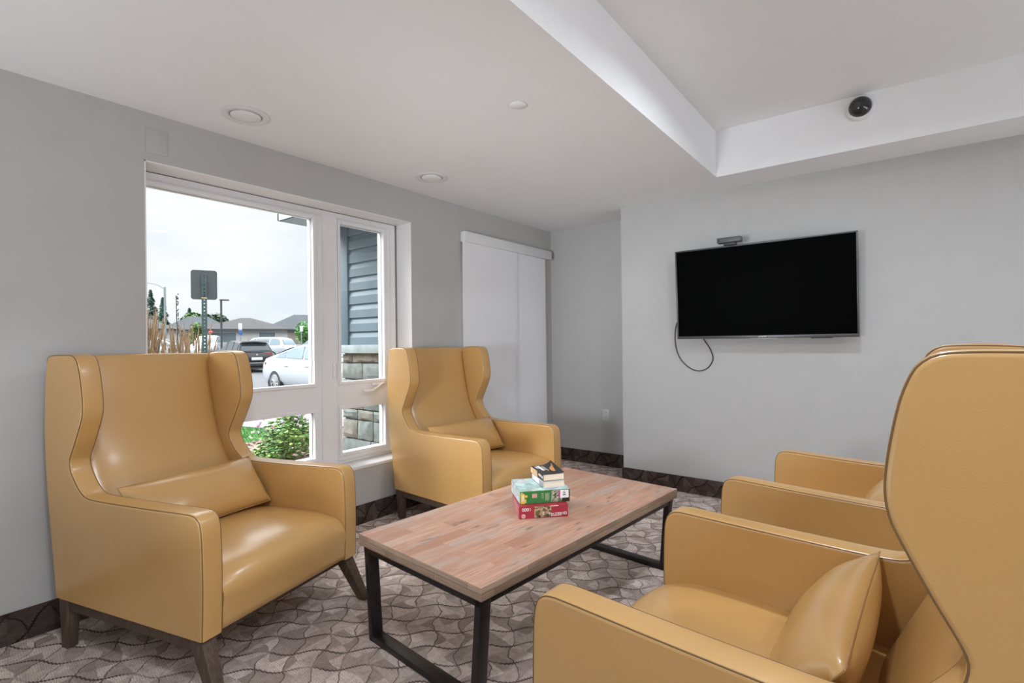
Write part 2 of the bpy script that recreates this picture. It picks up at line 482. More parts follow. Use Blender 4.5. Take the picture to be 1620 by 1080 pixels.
t = thing('wall_outlet', 'white electrical outlet low on the recessed wall beside the blind', 'outlet', (-2.395, YB, .515))
OUTL = simple('grey_white_outlet', (.60, .595, .585), .5, var=.01)
obj('plate', box(-.036, .036, -.006, 0, -.058, .058, .003), OUTL, t)
DARK = simple('dark_slot', (.03, .03, .03), .6)
for zc in (-.026, .026):
    f = obj('receptacle', box(-.017, .017, -.009, -.005, zc - .014, zc + .014, .003), OUTL, t)
    bm = B(); add_box(bm, -.008, -.006, -.0096, -.008, zc - .003, zc + .007); add_box(bm, .006, .008, -.0096, -.008, zc - .003, zc + .007)
    obj('slot', bm, DARK, f)

def downlight(x, y, label):
    t = thing('recessed_downlight', label, 'downlight', (x, y, ZC), 0, 'downlights in the dropped ceiling')
    bm = B(); add_lathe(bm, [(.115, -.0005), (.116, -.003), (.112, -.0055), (.085, -.007), (.08, -.004), (.079, -.001)], 48)
    obj('trim_ring', bm, PLATE, t)
    bm = B(); add_lathe(bm, [(.079, -.001), (.0785, -.0025), (.072, -.0028), (.071, -.0012)], 48)
    obj('groove', bm, simple('grey_groove', (.32, .32, .32), .6), t)
    bm = B(); add_lathe(bm, [(.0715, -.001), (.071, -.008), (.064, -.0125), (.03, -.0145), (0, -.015)], 48)
    obj('lens', bm, simple('frosted_lens', (.76, .76, .75), .55, var=.01), t)
downlight(-2.689, 1.262, 'round white downlight in the dropped ceiling above the large window pane')
downlight(-2.675, 2.56, 'round white downlight in the dropped ceiling closer to the panel blind')
bm = B(); add_lathe(bm, [(.034, -.0002), (.034, -.0045), (.042, -.0045), (.0425, -.006), (.041, -.007), (0, -.0072)], 40)
tag(obj('sprinkler_cover', bm, CEIL, loc=(-1.52, 2.05, ZC)), 'small round white sprinkler cover plate flush in the dropped ceiling', 'sprinkler cover')

t = thing('dome_camera', 'white ringed security camera with dark glass dome high on the coffer face', 'security camera', (-.20, YCF, 2.70))
M = Matrix.Rotation(R(90), 4, 'X')
bm = B(); add_lathe(bm, [(.078, 0), (.08, .004), (.079, .016), (.074, .026), (.066, .03), (.06, .03)], 40, M); obj('housing_ring', bm, PLATE, t)
dm = NT('smoked_dome'); dm.base((.018, .018, .019)); dm.set(.08, spec=.6)
bm = B(); add_lathe(bm, [(.062 * math.cos(a), .028 + .055 * math.sin(a)) for a in [R(9 * k) for k in range(11)]], 40, M); obj('dome', bm, dm.m, t)
bm = B(); add_lathe(bm, [(.018, .0), (.018, .012), (.012, .014), (0, .011)], 20, Matrix.Translation((-.012, -.072, -.004)) @ M); obj('lens', bm, simple('camera_lens', (.05, .05, .05), .2), t)

# ------------------------------------------------------------------ television
t = thing('television', 'black flat screen television in a thin grey frame mounted on wall', 'television', (-.845, YT - .11, 1.27))
t.rotation_euler = (R(3.0), 0, 0)
BEZ = simple('dark_grey_bezel', (.085, .085, .088), .35, metal=.5, var=.03)
scr = NT('black_screen'); scr.base((.0006, .0006, .0006)); scr.set(.5, spec=.02)
W2, HT = .612, .705
obj('back_shell', box(-W2 + .02, W2 - .02, .004, .045, .03, HT - .02, .012), simple('black_plastic', (.015, .015, .016), .5), t)
bm = B()
add_box(bm, -W2, W2, -.012, .006, 0, .022, .002); add_box(bm, -W2, W2, -.012, .006, HT - .011, HT, .002)
add_box(bm, -W2, -W2 + .011, -.012, .006, .022, HT - .011, .002); add_box(bm, W2 - .011, W2, -.012, .006, .022, HT - .011, .002)
obj('bezel', bm, BEZ, t)
obj('screen', box(-W2 + .01, W2 - .01, -.009, .004, .02, HT - .01), scr.m, t, smooth=0)
LOGO = simple('silver_logo', (.6, .6, .6), .3)
lettering('SAMSUNG', .012, LOGO, t, Matrix.Translation((.02, -.0125, .0115)) @ Matrix.Rotation(R(90), 4, 'X'), 'logo')
obj('light_strip', box(-.06, .12, -.010, .002, -.003, .001, .0008), LOGO, t)
bm = B(); add_box(bm, .33, .46, -.006, .02, -.006, .002, .002); obj('speaker_grille', bm, DARK, t)
bm = B(); add_box(bm, -.2, .2, .045, .075, .15, .55, .004); obj('mounting_bracket', bm, STEEL, t)

t = thing('sensor_bar', 'small grey sensor bar standing on the top edge of the television', 'sensor', (-1.035, YT - .148, 1.975), R(0))
GREYP = simple('grey_plastic', (.095, .095, .092), .45, var=.03)
obj('body', box(-.085, .085, -.05, .016, .018, .056, .004), GREYP, t)
obj('stand', box(-.045, .045, -.03, .014, 0.0005, .019, .004), simple('grey_plastic_dark', (.05, .05, .05), .5), t)
bm = B(); add_lathe(bm, [(.007, 0), (.006, .002), (0, .002)], 16, Matrix.Translation((-.07, -.05, .036)) @ Matrix.Rotation(R(90), 4, 'X')); obj('lens', bm, DARK, t)

bm = B()
pts = [(-1.44, 4.19, 1.48), (-1.475, 4.20, 1.445), (-1.512, 4.21, 1.35), (-1.512, 4.212, 1.22), (-1.475, 4.213, 1.11), (-1.40, 4.214, 1.035), (-1.325, 4.214, 1.01),
       (-1.255, 4.214, 1.035), (-1.212, 4.213, 1.105), (-1.228, 4.208, 1.18), (-1.272, 4.19, 1.262), (-1.29, 4.17, 1.33)]
add_tube(bm, catmull(pts, 8), .0042, 8)
tag(obj('television_cable', bm, simple('black_cable', (.02, .02, .02), .5)), 'thin black cable looping below the left corner of the television', 'cable')

# ------------------------------------------------------------------ wing chairs  (local: u = x, forward = +y, front of arms at y 0)
CW, CT = .41, .082    # half width, panel thickness
PROF_RAW = catmull([(-.895, .205), (-.915, .37), (-.95, .62), (-.968, .85), (-.968, 1.0), (-.958, 1.12), (-.948, 1.195)], 6) + \
    catmull([(-.942, 1.212), (-.925, 1.226), (-.86, 1.231), (-.79, 1.231), (-.757, 1.226), (-.736, 1.211), (-.724, 1.19), (-.711, 1.15), (-.698, 1.08), (-.692, 1.02),
             (-.697, .975), (-.713, .935), (-.75, .86), (-.782, .80), (-.787, .775), (-.778, .745), (-.745, .70), (-.712, .668), (-.68, .651), (-.63, .645), (-.5, .645), (-.3, .648), (-.1, .653), (-.045, .652), (-.018, .642), (-.002, .62), (.006, .57), (.010, .45), (.009, .33), (.004, .205)], 6)
def resample(path, step):
    out = [Vector(path[0])]; acc = 0
    for a, b in zip(path, path[1:]):
        a, b = Vector(a), Vector(b); L = (b - a).length
        while L and acc + L >= step:
            a = a + (b - a) * ((step - acc) / L); L = (b - a).length; acc = 0; out.append(a.copy())
        acc += L
    if (out[-1] - Vector(path[-1])).length > step * .4: out.append(Vector(path[-1]))
    else: out[-1] = Vector(path[-1])
    return out
PROF_MAIN = resample(PROF_RAW, .0125)
def inset(path, d):
    out = []
    for i, p in enumerate(path):
        a, b = path[max(0, i - 1)], path[min(len(path) - 1, i + 1)]
        tx, tz = b[0] - a[0], b[1] - a[1]; L = math.hypot(tx, tz) or 1
        out.append((p[0] + d * tz / L, p[1] - d * tx / L))
    return out
def norm_path(path):
    out = []
    for i in range(len(path)):
        a, b = path[max(0, i - 1)], path[min(len(path) - 1, i + 1)]
        t = (Vector(b) - Vector(a)).normalized(); out.append(Vector((t.y, -t.x)))
    for _ in range(2):                                # soften the normals through the tight corners
        out = [(out[max(0, i - 1)] + out[i] * 2 + out[min(len(out) - 1, i + 1)]).normalized() for i in range(len(out))]
    return out
NORMS = norm_path(PROF_MAIN)
RB = .0105
def side_panel(s):
    bm = B(); a, b = (CW - CT, CW) if s > 0 else (-CW, -CW + CT)
    steps = [(a + RB * (1 - math.cos(R(q))), RB * (1 - math.sin(R(q)))) for q in (0, 18, 36, 54, 72, 90)]
    steps += [(b - RB * (1 - math.cos(R(q))), RB * (1 - math.sin(R(q)))) for q in (90, 72, 54, 36, 18, 0)]
    rows = [[(u, p.x + n.x * d, p.y + n.y * d) for p, n in zip(PROF_MAIN, NORMS)] for u, d in steps]
    V = add_grid(bm, rows, closed_cols=True)
    bm.faces.new(V[0]); bm.faces.new(V[-1][::-1])
    return bm
def side_seam(s, outer):
    d = RB * .293
    u = s * (CW - d) if outer else s * (CW - CT + d)
    bm = B(); add_tube(bm, [(u, p.x + n.x * d, p.y + n.y * d) for p, n in zip(PROF_MAIN, NORMS)][80:], .0019, 6); return bm

def back_bm():
    bm = B(); rows = []
    front = [(-.655, .40), (-.70, .50), (-.752, .61), (-.812, .70), (-.852, .78), (-.885, .90), (-.912, 1.03), (-.926, 1.12), (-.931, 1.175)]
    rear = [(-.955, 1.15), (-.962, 1.05), (-.962, .9), (-.95, .70), (-.93, .5), (-.905, .3), (-.895, .235)]
    NU = 24
    for i in range(NU + 1):
        q = -1 + 2 * i / NU; u = (abs(q) ** .8 * (1 if q > 0 else -1)) * (CW - CT + .001)
        bul = .030 * (1 - abs(q) ** 3.2)
        loop = []
        for (v, z) in front: 
            k = min(1, (1.2 - z) / .12)
            loop.append((u, v + bul * k - .016 * abs(q) ** 14, z))
        tz = 1.222 + .006 * (1 - q * q)
        loop += [(u, -.934 + bul * .1, tz - .028), (u, -.938, tz - .012), (u, -.944, tz - .003), (u, -.949, tz - .003), (u, -.954, tz - .012), (u, -.956, tz - .03)]
        loop += [(u, v, z) for v, z in rear]
        loop += [(u, -.80, .232), (u, -.70, .26)]
        rows.append(loop)
    V = add_grid(bm, rows, closed_cols=True)
    bm.faces.new(V[0]); bm.faces.new(V[-1][::-1])
    return bm

def seat_bm():
    bm = B(); rows = []; NU = 24
    for i in range(NU + 1):
        q = -1 + 2 * i / NU; u = q * (CW - CT - .0005)
        e = 1 - abs(q) ** 6; cr = .018 * (1 - q * q); fb = .014 * (1 - abs(q) ** 4)
        zt = .424 + .012 * e + cr
        loop = [(u, -.72, .30), (u, -.72, zt - .03), (u, -.6, zt - .018), (u, -.45, zt - .006), (u, -.3, zt), (u, -.2, zt), (u, -.13, zt - .003), (u, -.09, zt - .009)]
        r = .085
        for a in (70, 50, 30, 12, 0):
            loop.append((u, -.073 + fb + r * math.cos(R(a)), zt - .012 - r + r * math.sin(R(a))))
        loop += [(u, .010 + fb, .32), (u, .006 + fb * .7, .29), (u, .004 + fb * .3, .245), (u, .002, .214), (u, -.012, .2055), (u, -.1, .2055), (u, -.6, .2055)]
        rows.append(loop)
    V = add_grid(bm, rows, closed_cols=True)
    bm.faces.new(V[0]); bm.faces.new(V[-1][::-1])
    return bm

def leg_bm(sx, front):
    bm = B(); s = sx
    if front:
        uo, ui = CW - .008, CW - .066
        top = [(s * ui, -.085, .2045), (s * uo, -.085, .2045), (s * uo, -.012, .2045), (s * ui, -.012, .2045)]
        k = .012
        bot = [(s * (ui + .018 + k), .04, 0), (s * (uo + k), .04, 0), (s * (uo + k), .085, 0), (s * (ui + .018 + k), .085, 0)]
    else:
        uo, ui = CW - .008, CW - .056
        top = [(s * ui, -.888, .2045), (s * uo, -.888, .2045), (s * uo, -.822, .2045), (s * ui, -.822, .2045)]
        bot = [(s * (ui + .012), -.862, 0), (s * (uo + .004), -.862, 0), (s * (uo + .004), -.818, 0), (s * (ui + .012), -.818, 0)]
    return add_hexa(bm, bot, top, .004)

def base_bm():
    bm = B()
    for s in (-1, 1):
        a, b = sorted((s * (CW - .012), s * (CW - .052)))
        add_box(bm, a, b, -.84, -.05, .158, .2045, .004)
    add_box(bm, -CW + .05, CW - .05, -.10, -.06, .162, .2045, .004)
    add_box(bm, -CW + .05, CW - .05, -.87, -.83, .162, .2045, .004)
    return bm

CHAIR = thing('wing_chair', '', 'armchair')
for s in (-1, 1):
    p = obj('side_panel', side_panel(s), LEATHER, CHAIR, 50)
    obj('piping', side_seam(s, True), SEAM, p); obj('piping', side_seam(s, False), SEAM, p)
obj('backrest', back_bm(), LEATHER, CHAIR, 60)
obj('seat', seat_bm(), LEATHER, CHAIR, 60)
obj('base_frame', base_bm(), LEGWOOD, CHAIR)
for s in (-1, 1):
    obj('leg', leg_bm(s, True), LEGWOOD, CHAIR); obj('leg', leg_bm(s, False), LEGWOOD, CHAIR)

def cushion_bm(w=.64, h=.268, th=.15):
    bm = B(); N, Mm = 30, 20
    rim = [(-1, 'f')]
    def P(i, j, s):
        a = -1 + 2 * i / N; b = -1 + 2 * j / Mm
        pin = 1 - .05 * (1 - a * a) * abs(b) ** 3 
        pin2 = 1 - .035 * (1 - b * b) * abs(a) ** 3
        x = a * w / 2 * pin2; z = b * h / 2 * pin
        tt = (max(0, 1 - abs(a) ** 2.6) ** .5) * (max(0, 1 - abs(b) ** 2.2) ** .55)
        wr = .004 * math.sin(9 * a + 4 * b) * tt * abs(a) ** 2
        return Vector((x, s * (tt * th / 2 + wr), z))
    V = {}
    for s in (1, -1):
        for i in range(N + 1):
            for j in range(Mm + 1):
                edge = i in (0, N) or j in (0, Mm)
                if edge and (i, j, 1) in V: V[(i, j, s)] = V[(i, j, 1)]
                else: V[(i, j, s)] = bm.verts.new(P(i, j, s))
        for i in range(N):
            for j in range(Mm):
                bm.faces.new((V[(i, j, s)], V[(i + 1, j, s)], V[(i + 1, j + 1, s)], V[(i, j + 1, s)]))
    path = [P(i, 0, 1) for i in range(N)] + [P(N, j, 1) for j in range(Mm)] + [P(i, Mm, 1) for i in range(N, 0, -1)] + [P(0, j, 1) for j in range(Mm, 0, -1)]
    bs = B(); add_tube(bs, path, .0024, 6, closed=True)
    return bm, bs
cb, cs = cushion_bm()
CUSH = tag(obj('lumbar_cushion', cb, LEATHER, smooth=80), '', 'cushion')
obj('piping', cs, simple('leather_welt', (.40, .225, .08), .5), CUSH)

POSES = [((-2.095, 1.154), -75.1), ((-2.031, 2.768), -93.6), ((-.70, 1.437), 87.3), ((-.60, 2.765), 83.6)]
CL = ['tan leather wing chair standing against the wall left of the window, on its own',
      'tan leather wing chair in the corner in front of the white panel blind',
      'tan leather wing chair cut off by the frame, the closest one beside the coffee table',
      'tan leather wing chair mostly hidden behind the closest one, facing the window']
UL = ['tan leather lumbar cushion on the wing chair by the large window pane',
      'tan leather lumbar cushion on the wing chair in front of the panel blind',
      'plump tan leather lumbar cushion seen edge-on in the closest wing chair',
      'tan leather lumbar cushion barely showing in the chair behind the closest one']
for i, ((x, y), a) in enumerate(POSES):
    rz = R(a)
    if i == 0:
        c = CHAIR; c.location = (x, y, 0); c.rotation_euler = (0, 0, rz); c['label'] = CL[0]; c['group'] = 'wing chairs around the coffee table'
        q = CUSH; q['label'] = UL[0]; q['group'] = 'lumbar cushions on the wing chairs'
    else:
        c = dup(CHAIR, (x, y, 0), (0, 0, rz), CL[i]); q = dup(CUSH, (0, 0, 0), (0, 0, 0), UL[i])
    Mx = Matrix.Translation((x, y, 0)) @ Matrix.Rotation(rz, 4, 'Z') @ Matrix.Translation((0, -.548, .560)) @ Matrix.Rotation(R(36), 4, 'X')
    if i == 2:
        c.scale = (1.035, 1, 1.008); q.scale = (1.035, 1, 1)
    q.location = Mx.to_translation(); q.rotation_euler = Mx.to_euler()

# ------------------------------------------------------------------ coffee table
t = thing('coffee_table', 'low wooden coffee table with black steel frame legs between the chairs', 'table', (-1.435, 2.055, 0), R(-4.7))
TW, TL, TZ = .378, .752, .445
bm = box(-TW, TW, -TL, TL, TZ - .048, TZ, .0025)
for f_ in bm.faces: f_.normal_update(); f_.material_index = 0 if f_.normal.z > .5 else 1
obj('tabletop', bm, [TABLEWOOD, TABLEEDGE], t)
ap = B()
for s in (-1, 1):
    add_box(ap, s * (TW - .032) - .0125, s * (TW - .032) + .0125, -TL + .05, TL - .05, TZ - .079, TZ - .0485, .002)
obj('frame_rail', ap, STEEL, t)
for s in (-1, 1):
    bm = B(); yc = s * (TL - .040); hw = .026
    xt, xb = TW - .018, TW - .052
    for q in (-1, 1):
        bot = [(q * (xb - .028), yc - hw, 0), (q * xb, yc - hw, 0), (q * xb, yc + hw, 0), (q * (xb - .028), yc + hw, 0)]
        top = [(q * (xt - .028), yc - hw, TZ - .0485), (q * xt, yc - hw, TZ - .0485), (q * xt, yc + hw, TZ - .0485), (q * (xt - .028), yc + hw, TZ - .0485)]
        add_hexa(bm, bot, top, .002)
    add_box(bm, -xb, xb, yc - hw, yc + hw, 0, .026, .002)
    add_box(bm, -xt, xt, yc - hw, yc + hw, TZ - .0795, TZ - .0487, .002)
    obj('leg', bm, STEEL, t)

# ------------------------------------------------------------------ puzzle boxes and books on the table
def plate(parent, name, mat, x0, x1, z0, z1, y=-.0004, th=.0004, bev=0):
    return obj(name, box(x0, x1, y - th, y + .0002, z0, z1), mat, parent, smooth=0)
RED = simple('red_card', (.36, .028, .045), .35, var=.05); GREEN = simple('green_card', (.035, .19, .05), .35, var=.05)
REDE = simple('red_card_photo_side', (.42, .16, .17), .4, var=.35, scale=14)
INK = simple('white_print', (.85, .84, .82), .4, var=.01)
def picture(name, cols, scale, loc=(0, 0, 0)):
    tt = NT(name); v = tt.mapping(tt.coord(), (1, 1, 1), loc=loc)
    vo = tt.node('ShaderNodeTexVoronoi'); vo.inputs['Scale'].default_value = scale; tt.link(v, vo.inputs['Vector'])
    n = tt.noise(v, scale * .6, 4, .6)
    sepc = tt.node('ShaderNodeSeparateColor'); tt.link(vo.outputs['Color'], sepc.inputs[0])
    f = tt.math('ADD', tt.math('MULTIPLY', sepc.outputs[0], .6), tt.math('MULTIPLY', n, .4))
    k = len(cols)
    tt.base(tt.ramp(f, [(.2 + .6 * i / (k - 1), c) for i, c in enumerate(cols)])); tt.set(.35); return tt.m
PIC_CAFE = picture('printed_cottage_picture', [(.02, .015, .01), (.12, .06, .03), (.30, .22, .12), (.55, .42, .25), (.07, .09, .03)], 75)
PIC_PARK = picture('printed_garden_picture', [(.02, .03, .015), (.10, .16, .05), (.5, .48, .4), (.16, .12, .06), (.7, .68, .6)], 150)
PIC_AQUA = picture('printed_aqua_picture', [(.28, .48, .45), (.45, .66, .62), (.62, .78, .74), (.30, .42, .42), (.72, .74, .62), (.36, .38, .52)], 22)

RZ = R(46)
def shell(t, w, d, h, face, pic_top, pic_end):
    """cardboard box: lid body, with printed faces; front face at y=0, width 0..w, depth to +d"""
    obj('lid', box(0, w, 0, d, 0, h, .001, 1), face, t)
    obj('top_print', box(.001, w - .001, .001, d - .001, h - .0002, h + .0004), pic_top, t, smooth=0)
    obj('end_print', box(-.0004, .0002, .001, d - .001, .001, h - .001), pic_end, t, smooth=0)
z0 = TZ + .0005
t = thing('puzzle_box', 'red jigsaw puzzle box, lowest of the stack on the coffee table', 'puzzle box', (-1.412, 1.876, z0), RZ, 'jigsaw puzzle boxes')
rw, rd, rh = .232, .203, .058
shell(t, rw, rd, rh, RED, RED, REDE)
plate(t, 'picture_panel', PIC_CAFE, .072, .152, .004, .054)
M0 = lambda x, z, rot=180: Matrix.Translation((x, -.0006, z)) @ Matrix.Rotation(R(90), 4, 'X') @ Matrix.Rotation(R(rot), 4, 'Z')
lettering('1000', .021, INK, t, M0(.036, .043), sx=1.05)
lettering('COBBLE HILL', .0145, INK, t, M0(.180, .017))
plate(t, 'fine_print', INK, .150, .200, .0078, .0098, -.0006)
plate(t, 'fine_print', INK, .150, .186, .0520, .0545, -.0006)
bm = B(); add_box(bm, .213, .225, -.0009, .0002, .011, .023); obj('logo', bm, INK, t, smooth=0)
bm = B(); add_box(bm, .2155, .2225, -.0013, -.0008, .0135, .0205); obj('logo_mark', bm, RED, t, smooth=0)
PINK = simple('pink_print', (.72, .45, .45), .4)
bm = B(); add_lathe(bm, [(.0105, 0), (.0105, .0008), (0, .0008)], 6, Matrix.Translation((.021, 0, .0125)) @ Matrix.Rotation(R(90), 4, 'X')); obj('badge', bm, PINK, t)
plate(t, 'badge_mark', RED, .015, .027, .011, .0135, -.0012)

z1 = z0 + rh + .001
t = thing('puzzle_box', 'green jigsaw puzzle box with white price sticker stacked on the red one', 'puzzle box', (-1.4235, 1.9015, z1), RZ + R(2), 'jigsaw puzzle boxes')
gw, gd, gh = .240, .222, .059
shell(t, gw, gd, gh, GREEN, PIC_AQUA, PIC_AQUA)
plate(t, 'picture_panel', PIC_PARK, .150, .202, .002, .057)
BLACKP = simple('black_print', (.016, .015, .012), .4)
plate(t, 'black_panel', BLACKP, .202, .239, .002, .057)
plate(t, 'price_sticker', INK, .193, .234, .019, .056, -.0009)
for a_, b_, c_, d_ in ((.206, .217, .049, .051), (.207, .218, .040, .044), (.205, .220, .031, .036)): plate(t, 'sticker_print', GREYP, a_, b_, c_, d_, -.0013)
MAG = simple('magenta_print', (.55, .05, .28), .4); plate(t, 'magenta_strip', MAG, .184, .192, .023, .054, -.0009)
SAL = simple('salmon_print', (.62, .33, .26), .4); plate(t, 'badge', SAL, .057, .081, .027, .046)
YEL = simple('yellow_print', (.75, .52, .10), .4); PALE = simple('pale_print', (.72, .66, .50), .4)
bm = B()
add_box(bm, .003, .022, -.0009, .0002, .002, .048); add_box(bm, .003, .029, -.0011, .0002, .006, .022)
add_lathe(bm, [(.006, 0), (.006, .001), (0, .001)], 16, Matrix.Translation((.029, 0, .036)) @ Matrix.Rotation(R(90), 4, 'X'))
add_lathe(bm, [(.005, 0), (.005, .001), (0, .001)], 16, Matrix.Translation((.0085, 0, .05)) @ Matrix.Rotation(R(90), 4, 'X'))
obj('jigsaw_piece_print', bm, YEL, t)
plate(t, 'jigsaw_piece_picture', PALE, .009, .018, .014, .042, -.0012)
for a_, b_ in ((.103, .104), (.110, .111), (.122, .1235), (.127, .1285), (.1325, .134), (.138, .139)): plate(t, 'fine_print', PALE, a_, b_, .012 if a_ > .12 else .022, .046, -.0006)
plate(t, 'fine_print', PALE, .103, .111, .0445, .046, -.0006)

def book(label, x, y, z, rz, w, d, h, cov, front_cov, spine_deco, lift=0):
    """local: spine along y at x=0, thickness up"""
    t = thing('paperback_book', label, 'book', (x, y, z), rz, 'paperback books on the stack')
    PAGE = NT(label[:8] + '_pages'); v = PAGE.mapping(PAGE.coord(), (1, 1, 260)); n = PAGE.noise(v, 6, 2)
    PAGE.base(PAGE.ramp(n, [(.35, (.74, .62, .47)), (.65, (.88, .76, .61))])); PAGE.set(.9, spec=.1)
    obj('page_block', box(.001, w - .002, .002, d - .002, .0012, h - .0012), PAGE.m, t, smooth=0)
    bm = B(); add_box(bm, 0, w, 0, d, 0, .001); add_box(bm, -.0006, .0008, 0, d, 0, h)
    obj('cover', bm, cov, t, smooth=0)
    bm = B(); N = 16
    rows = [[(w * i / N, d * j / 6, h - .0008 + lift * max(0, (i / N - .45) / .55) ** 2 * (.25 + .75 * (j / 6)) + dz) for j in range(7)] for i in range(N + 1) for dz in (0,)]
    V = add_grid(bm, rows); 
    r = bmesh.ops.extrude_face_region(bm, geom=bm.faces[:]); bmesh.ops.translate(bm, verts=[g for g in r['geom'] if isinstance(g, bmesh.types.BMVert)], vec=(0, 0, .0007))
    fc = obj('front_cover', bm, front_cov, t, 60)
    return t, fc
z2 = z1 + gh + .0008
BWH = simple('pale_cover', (.66, .66, .68), .4, var=.12, scale=20); BBK = simple('black_cover', (.018, .018, .019), .35)
# spine runs from the near right corner back to the far left
BZ = R(143 - 90)
bk, _ = book('pale paperback book lying under the black one on the puzzle boxes', -1.366, 2.012, z2, BZ, .108, .178, .029, BWH, BWH, None)
plate_sp = lambda t, name, mat, y0, y1, z0, z1: obj(name, box(-.0012, -.0004, y0, y1, z0, z1), mat, t, smooth=0)
plate_sp(bk, 'spine_band', simple('grey_print', (.30, .31, .33), .4), .0, .062, .003, .026)
plate_sp(bk, 'spine_print', INK, .07, .13, .004, .025)
plate_sp(bk, 'spine_edge', DARK, .0, .178, .0004, .002)
bk2, fc = book('black paperback with orange picture on its cover, topmost on the stack', -1.371, 2.018, z2 + .0305, BZ + R(1.5), .108, .180, .031, BBK, BBK, None, lift=.022)
ORG = simple('orange_print', (.66, .30, .09), .4, var=.2)
plate_sp(bk2, 'spine_picture', simple('cream_orange_print', (.72, .46, .26), .4, var=.3), .082, .18, .002, .030)
for q in (.016, .022): plate_sp(bk2, 'spine_lettering', INK, .026, .066, q - .0018, q + .0018)
plate_sp(bk2, 'spine_badge', INK, .008, .018, .011, .022)
# cover title blocks and the orange picture
def flat(name, mat, x0, x1, y0, y1, dz=.0): return obj(name, box(x0, x1, y0, y1, .0309 + dz, .0312 + dz), mat, bk2, smooth=0)
flat('title_print', INK, .026, .040, .080, .172); flat('title_print', simple('lilac_print', (.50, .46, .52), .4), .012, .026, .120, .165)
flat('title_print', simple('tan_print', (.45, .34, .24), .4), .043, .051, .085, .160)
flat('title_print', INK, .054, .066, .070, .168)
bm = B()
for k in range(9):
    a = k / 8; wd = .014 * math.sin(math.pi * min(1, a * 1.1 + .08)) * (1 - .4 * a) + .002
    xa = .074 + .024 * a; ya = .05 + .095 * a; zz = .0317 + .022 * max(0, (xa / .108 - .45) / .55) ** 2 * (.25 + .75 * ya / .18)
    add_box(bm, xa - wd * 1.25, xa + wd * 1.25, ya - .0065, ya + .0065, zz, zz + .0006)
obj('cover_picture', bm, ORG, bk2, smooth=0)

#OUTSIDE-BEGIN
# ------------------------------------------------------------------ outside the window
XO = XW - TH                                     # outer face of the window wall
YWING = 3.0                                      # face of the building's projecting wing
def slope(d): return -.15 + max(0.0, d - 27) * .028     # the lot rises gently towards the houses
SIDING = simple('blue_grey_siding', (.082, .118, .143), .6, var=.06, scale=6)
BOARD = simple('blue_grey_trim_board', (.075, .105, .128), .6, var=.05)
LEDGE = simple('limestone_ledge', (.20, .235, .235), .8, var=.15, scale=9, bump=.2)
ST = [simple('stone_grey', (.125, .142, .132), .9, var=.3, scale=11, bump=.4), simple('stone_tan', (.145, .138, .115), .9, var=.3, scale=11, bump=.4), simple('stone_blue_grey', (.115, .135, .132), .9, var=.3, scale=11, bump=.4)]
MORTAR = simple('mortar', (.095, .108, .105), .95)
FASCIA = simple('pale_soffit', (.30, .36, .40), .6, var=.03)
XE = -4.44
bm = B(); add_box(bm, XE, XO, YWING + .03, YWING + .24, -.15, 2.6)
struct('wall_outside_core', bm, MORTAR, smooth=0)
bm = B(); z = 1.25; zz = []
while z < 2.44:
    zz.append(z); add_prism(bm, [(YWING + .03, z), (YWING - .004, z), (YWING - .003, z + .075), (YWING + .012, z + .118), (YWING + .012, z + .133), (YWING + .03, z + .133)], 0, -4.315, XO); z += .133
struct('wall_outside_siding', bm, SIDING, smooth=0)
struct('trim_3', box(XE - .012, -4.315, YWING - .018, YWING + .26, 1.25, 2.44, .004), BOARD)
struct('trim_4', box(XE - .05, XO, YWING - .06, YWING + .28, 1.172, 1.252, .008), LEDGE)
bm = B(); rng = random.Random(3); z = -.14
while z < 1.16:
    hgt = min(rng.choice((.10, .13, .16, .19)), 1.168 - z)
    if 1.168 - z - hgt < .06: hgt = 1.168 - z
    if hgt < .01: break
    x = XE + rng.uniform(-.01, .01)
    while x < XO - .02:
        w_ = rng.choice((.16, .24, .33, .45)); x1 = min(x + w_, XO + .02)
        mi = rng.randrange(3); n, k = 5, 4
        rows = []
        for a in range(n + 1):
            row = []
            for b in range(k + 1):
                e_ = a in (0, n) or b in (0, k)
                row.append((x + .006 + (x1 - x - .012) * a / n + rng.uniform(-.004, .004), YWING - (.0 if e_ else rng.uniform(.008, .022)), z + .006 + (hgt - .012) * b / k + rng.uniform(-.004, .004)))
            rows.append(row)
        V = add_grid(bm, rows)
        for a in range(n):
            for b in range(k):
                for f_ in V[a][b].link_faces: f_.material_index = mi
        edge = [V[a][0] for a in range(n + 1)] + [V[n][b] for b in range(1, k + 1)] + [V[a][k] for a in range(n - 1, -1, -1)] + [V[0][b] for b in range(k - 1, 0, -1)]
        back = [bm.verts.new((v.co.x, YWING + .035, v.co.z)) for v in edge]
        for i in range(len(edge)):
            f_ = bm.faces.new((edge[i], back[i], back[(i + 1) % len(edge)], edge[(i + 1) % len(edge)])); f_.material_index = mi
        x = x1
    z += hgt
struct('wall_outside_stone', bm, ST, smooth=20)
bm = B(); add_box(bm, -4.69, XO, 2.5, YWING + .5, 2.437, 2.455); add_box(bm, -4.70, XO, 2.49, 2.512, 2.437, 2.56); add_box(bm, -4.70, -4.68, 2.49, YWING + .5, 2.437, 2.56); add_box(bm, -4.69, XO, 2.5, YWING + .5, 2.555, 2.62)
struct('roof_eave', bm, FASCIA, smooth=0)

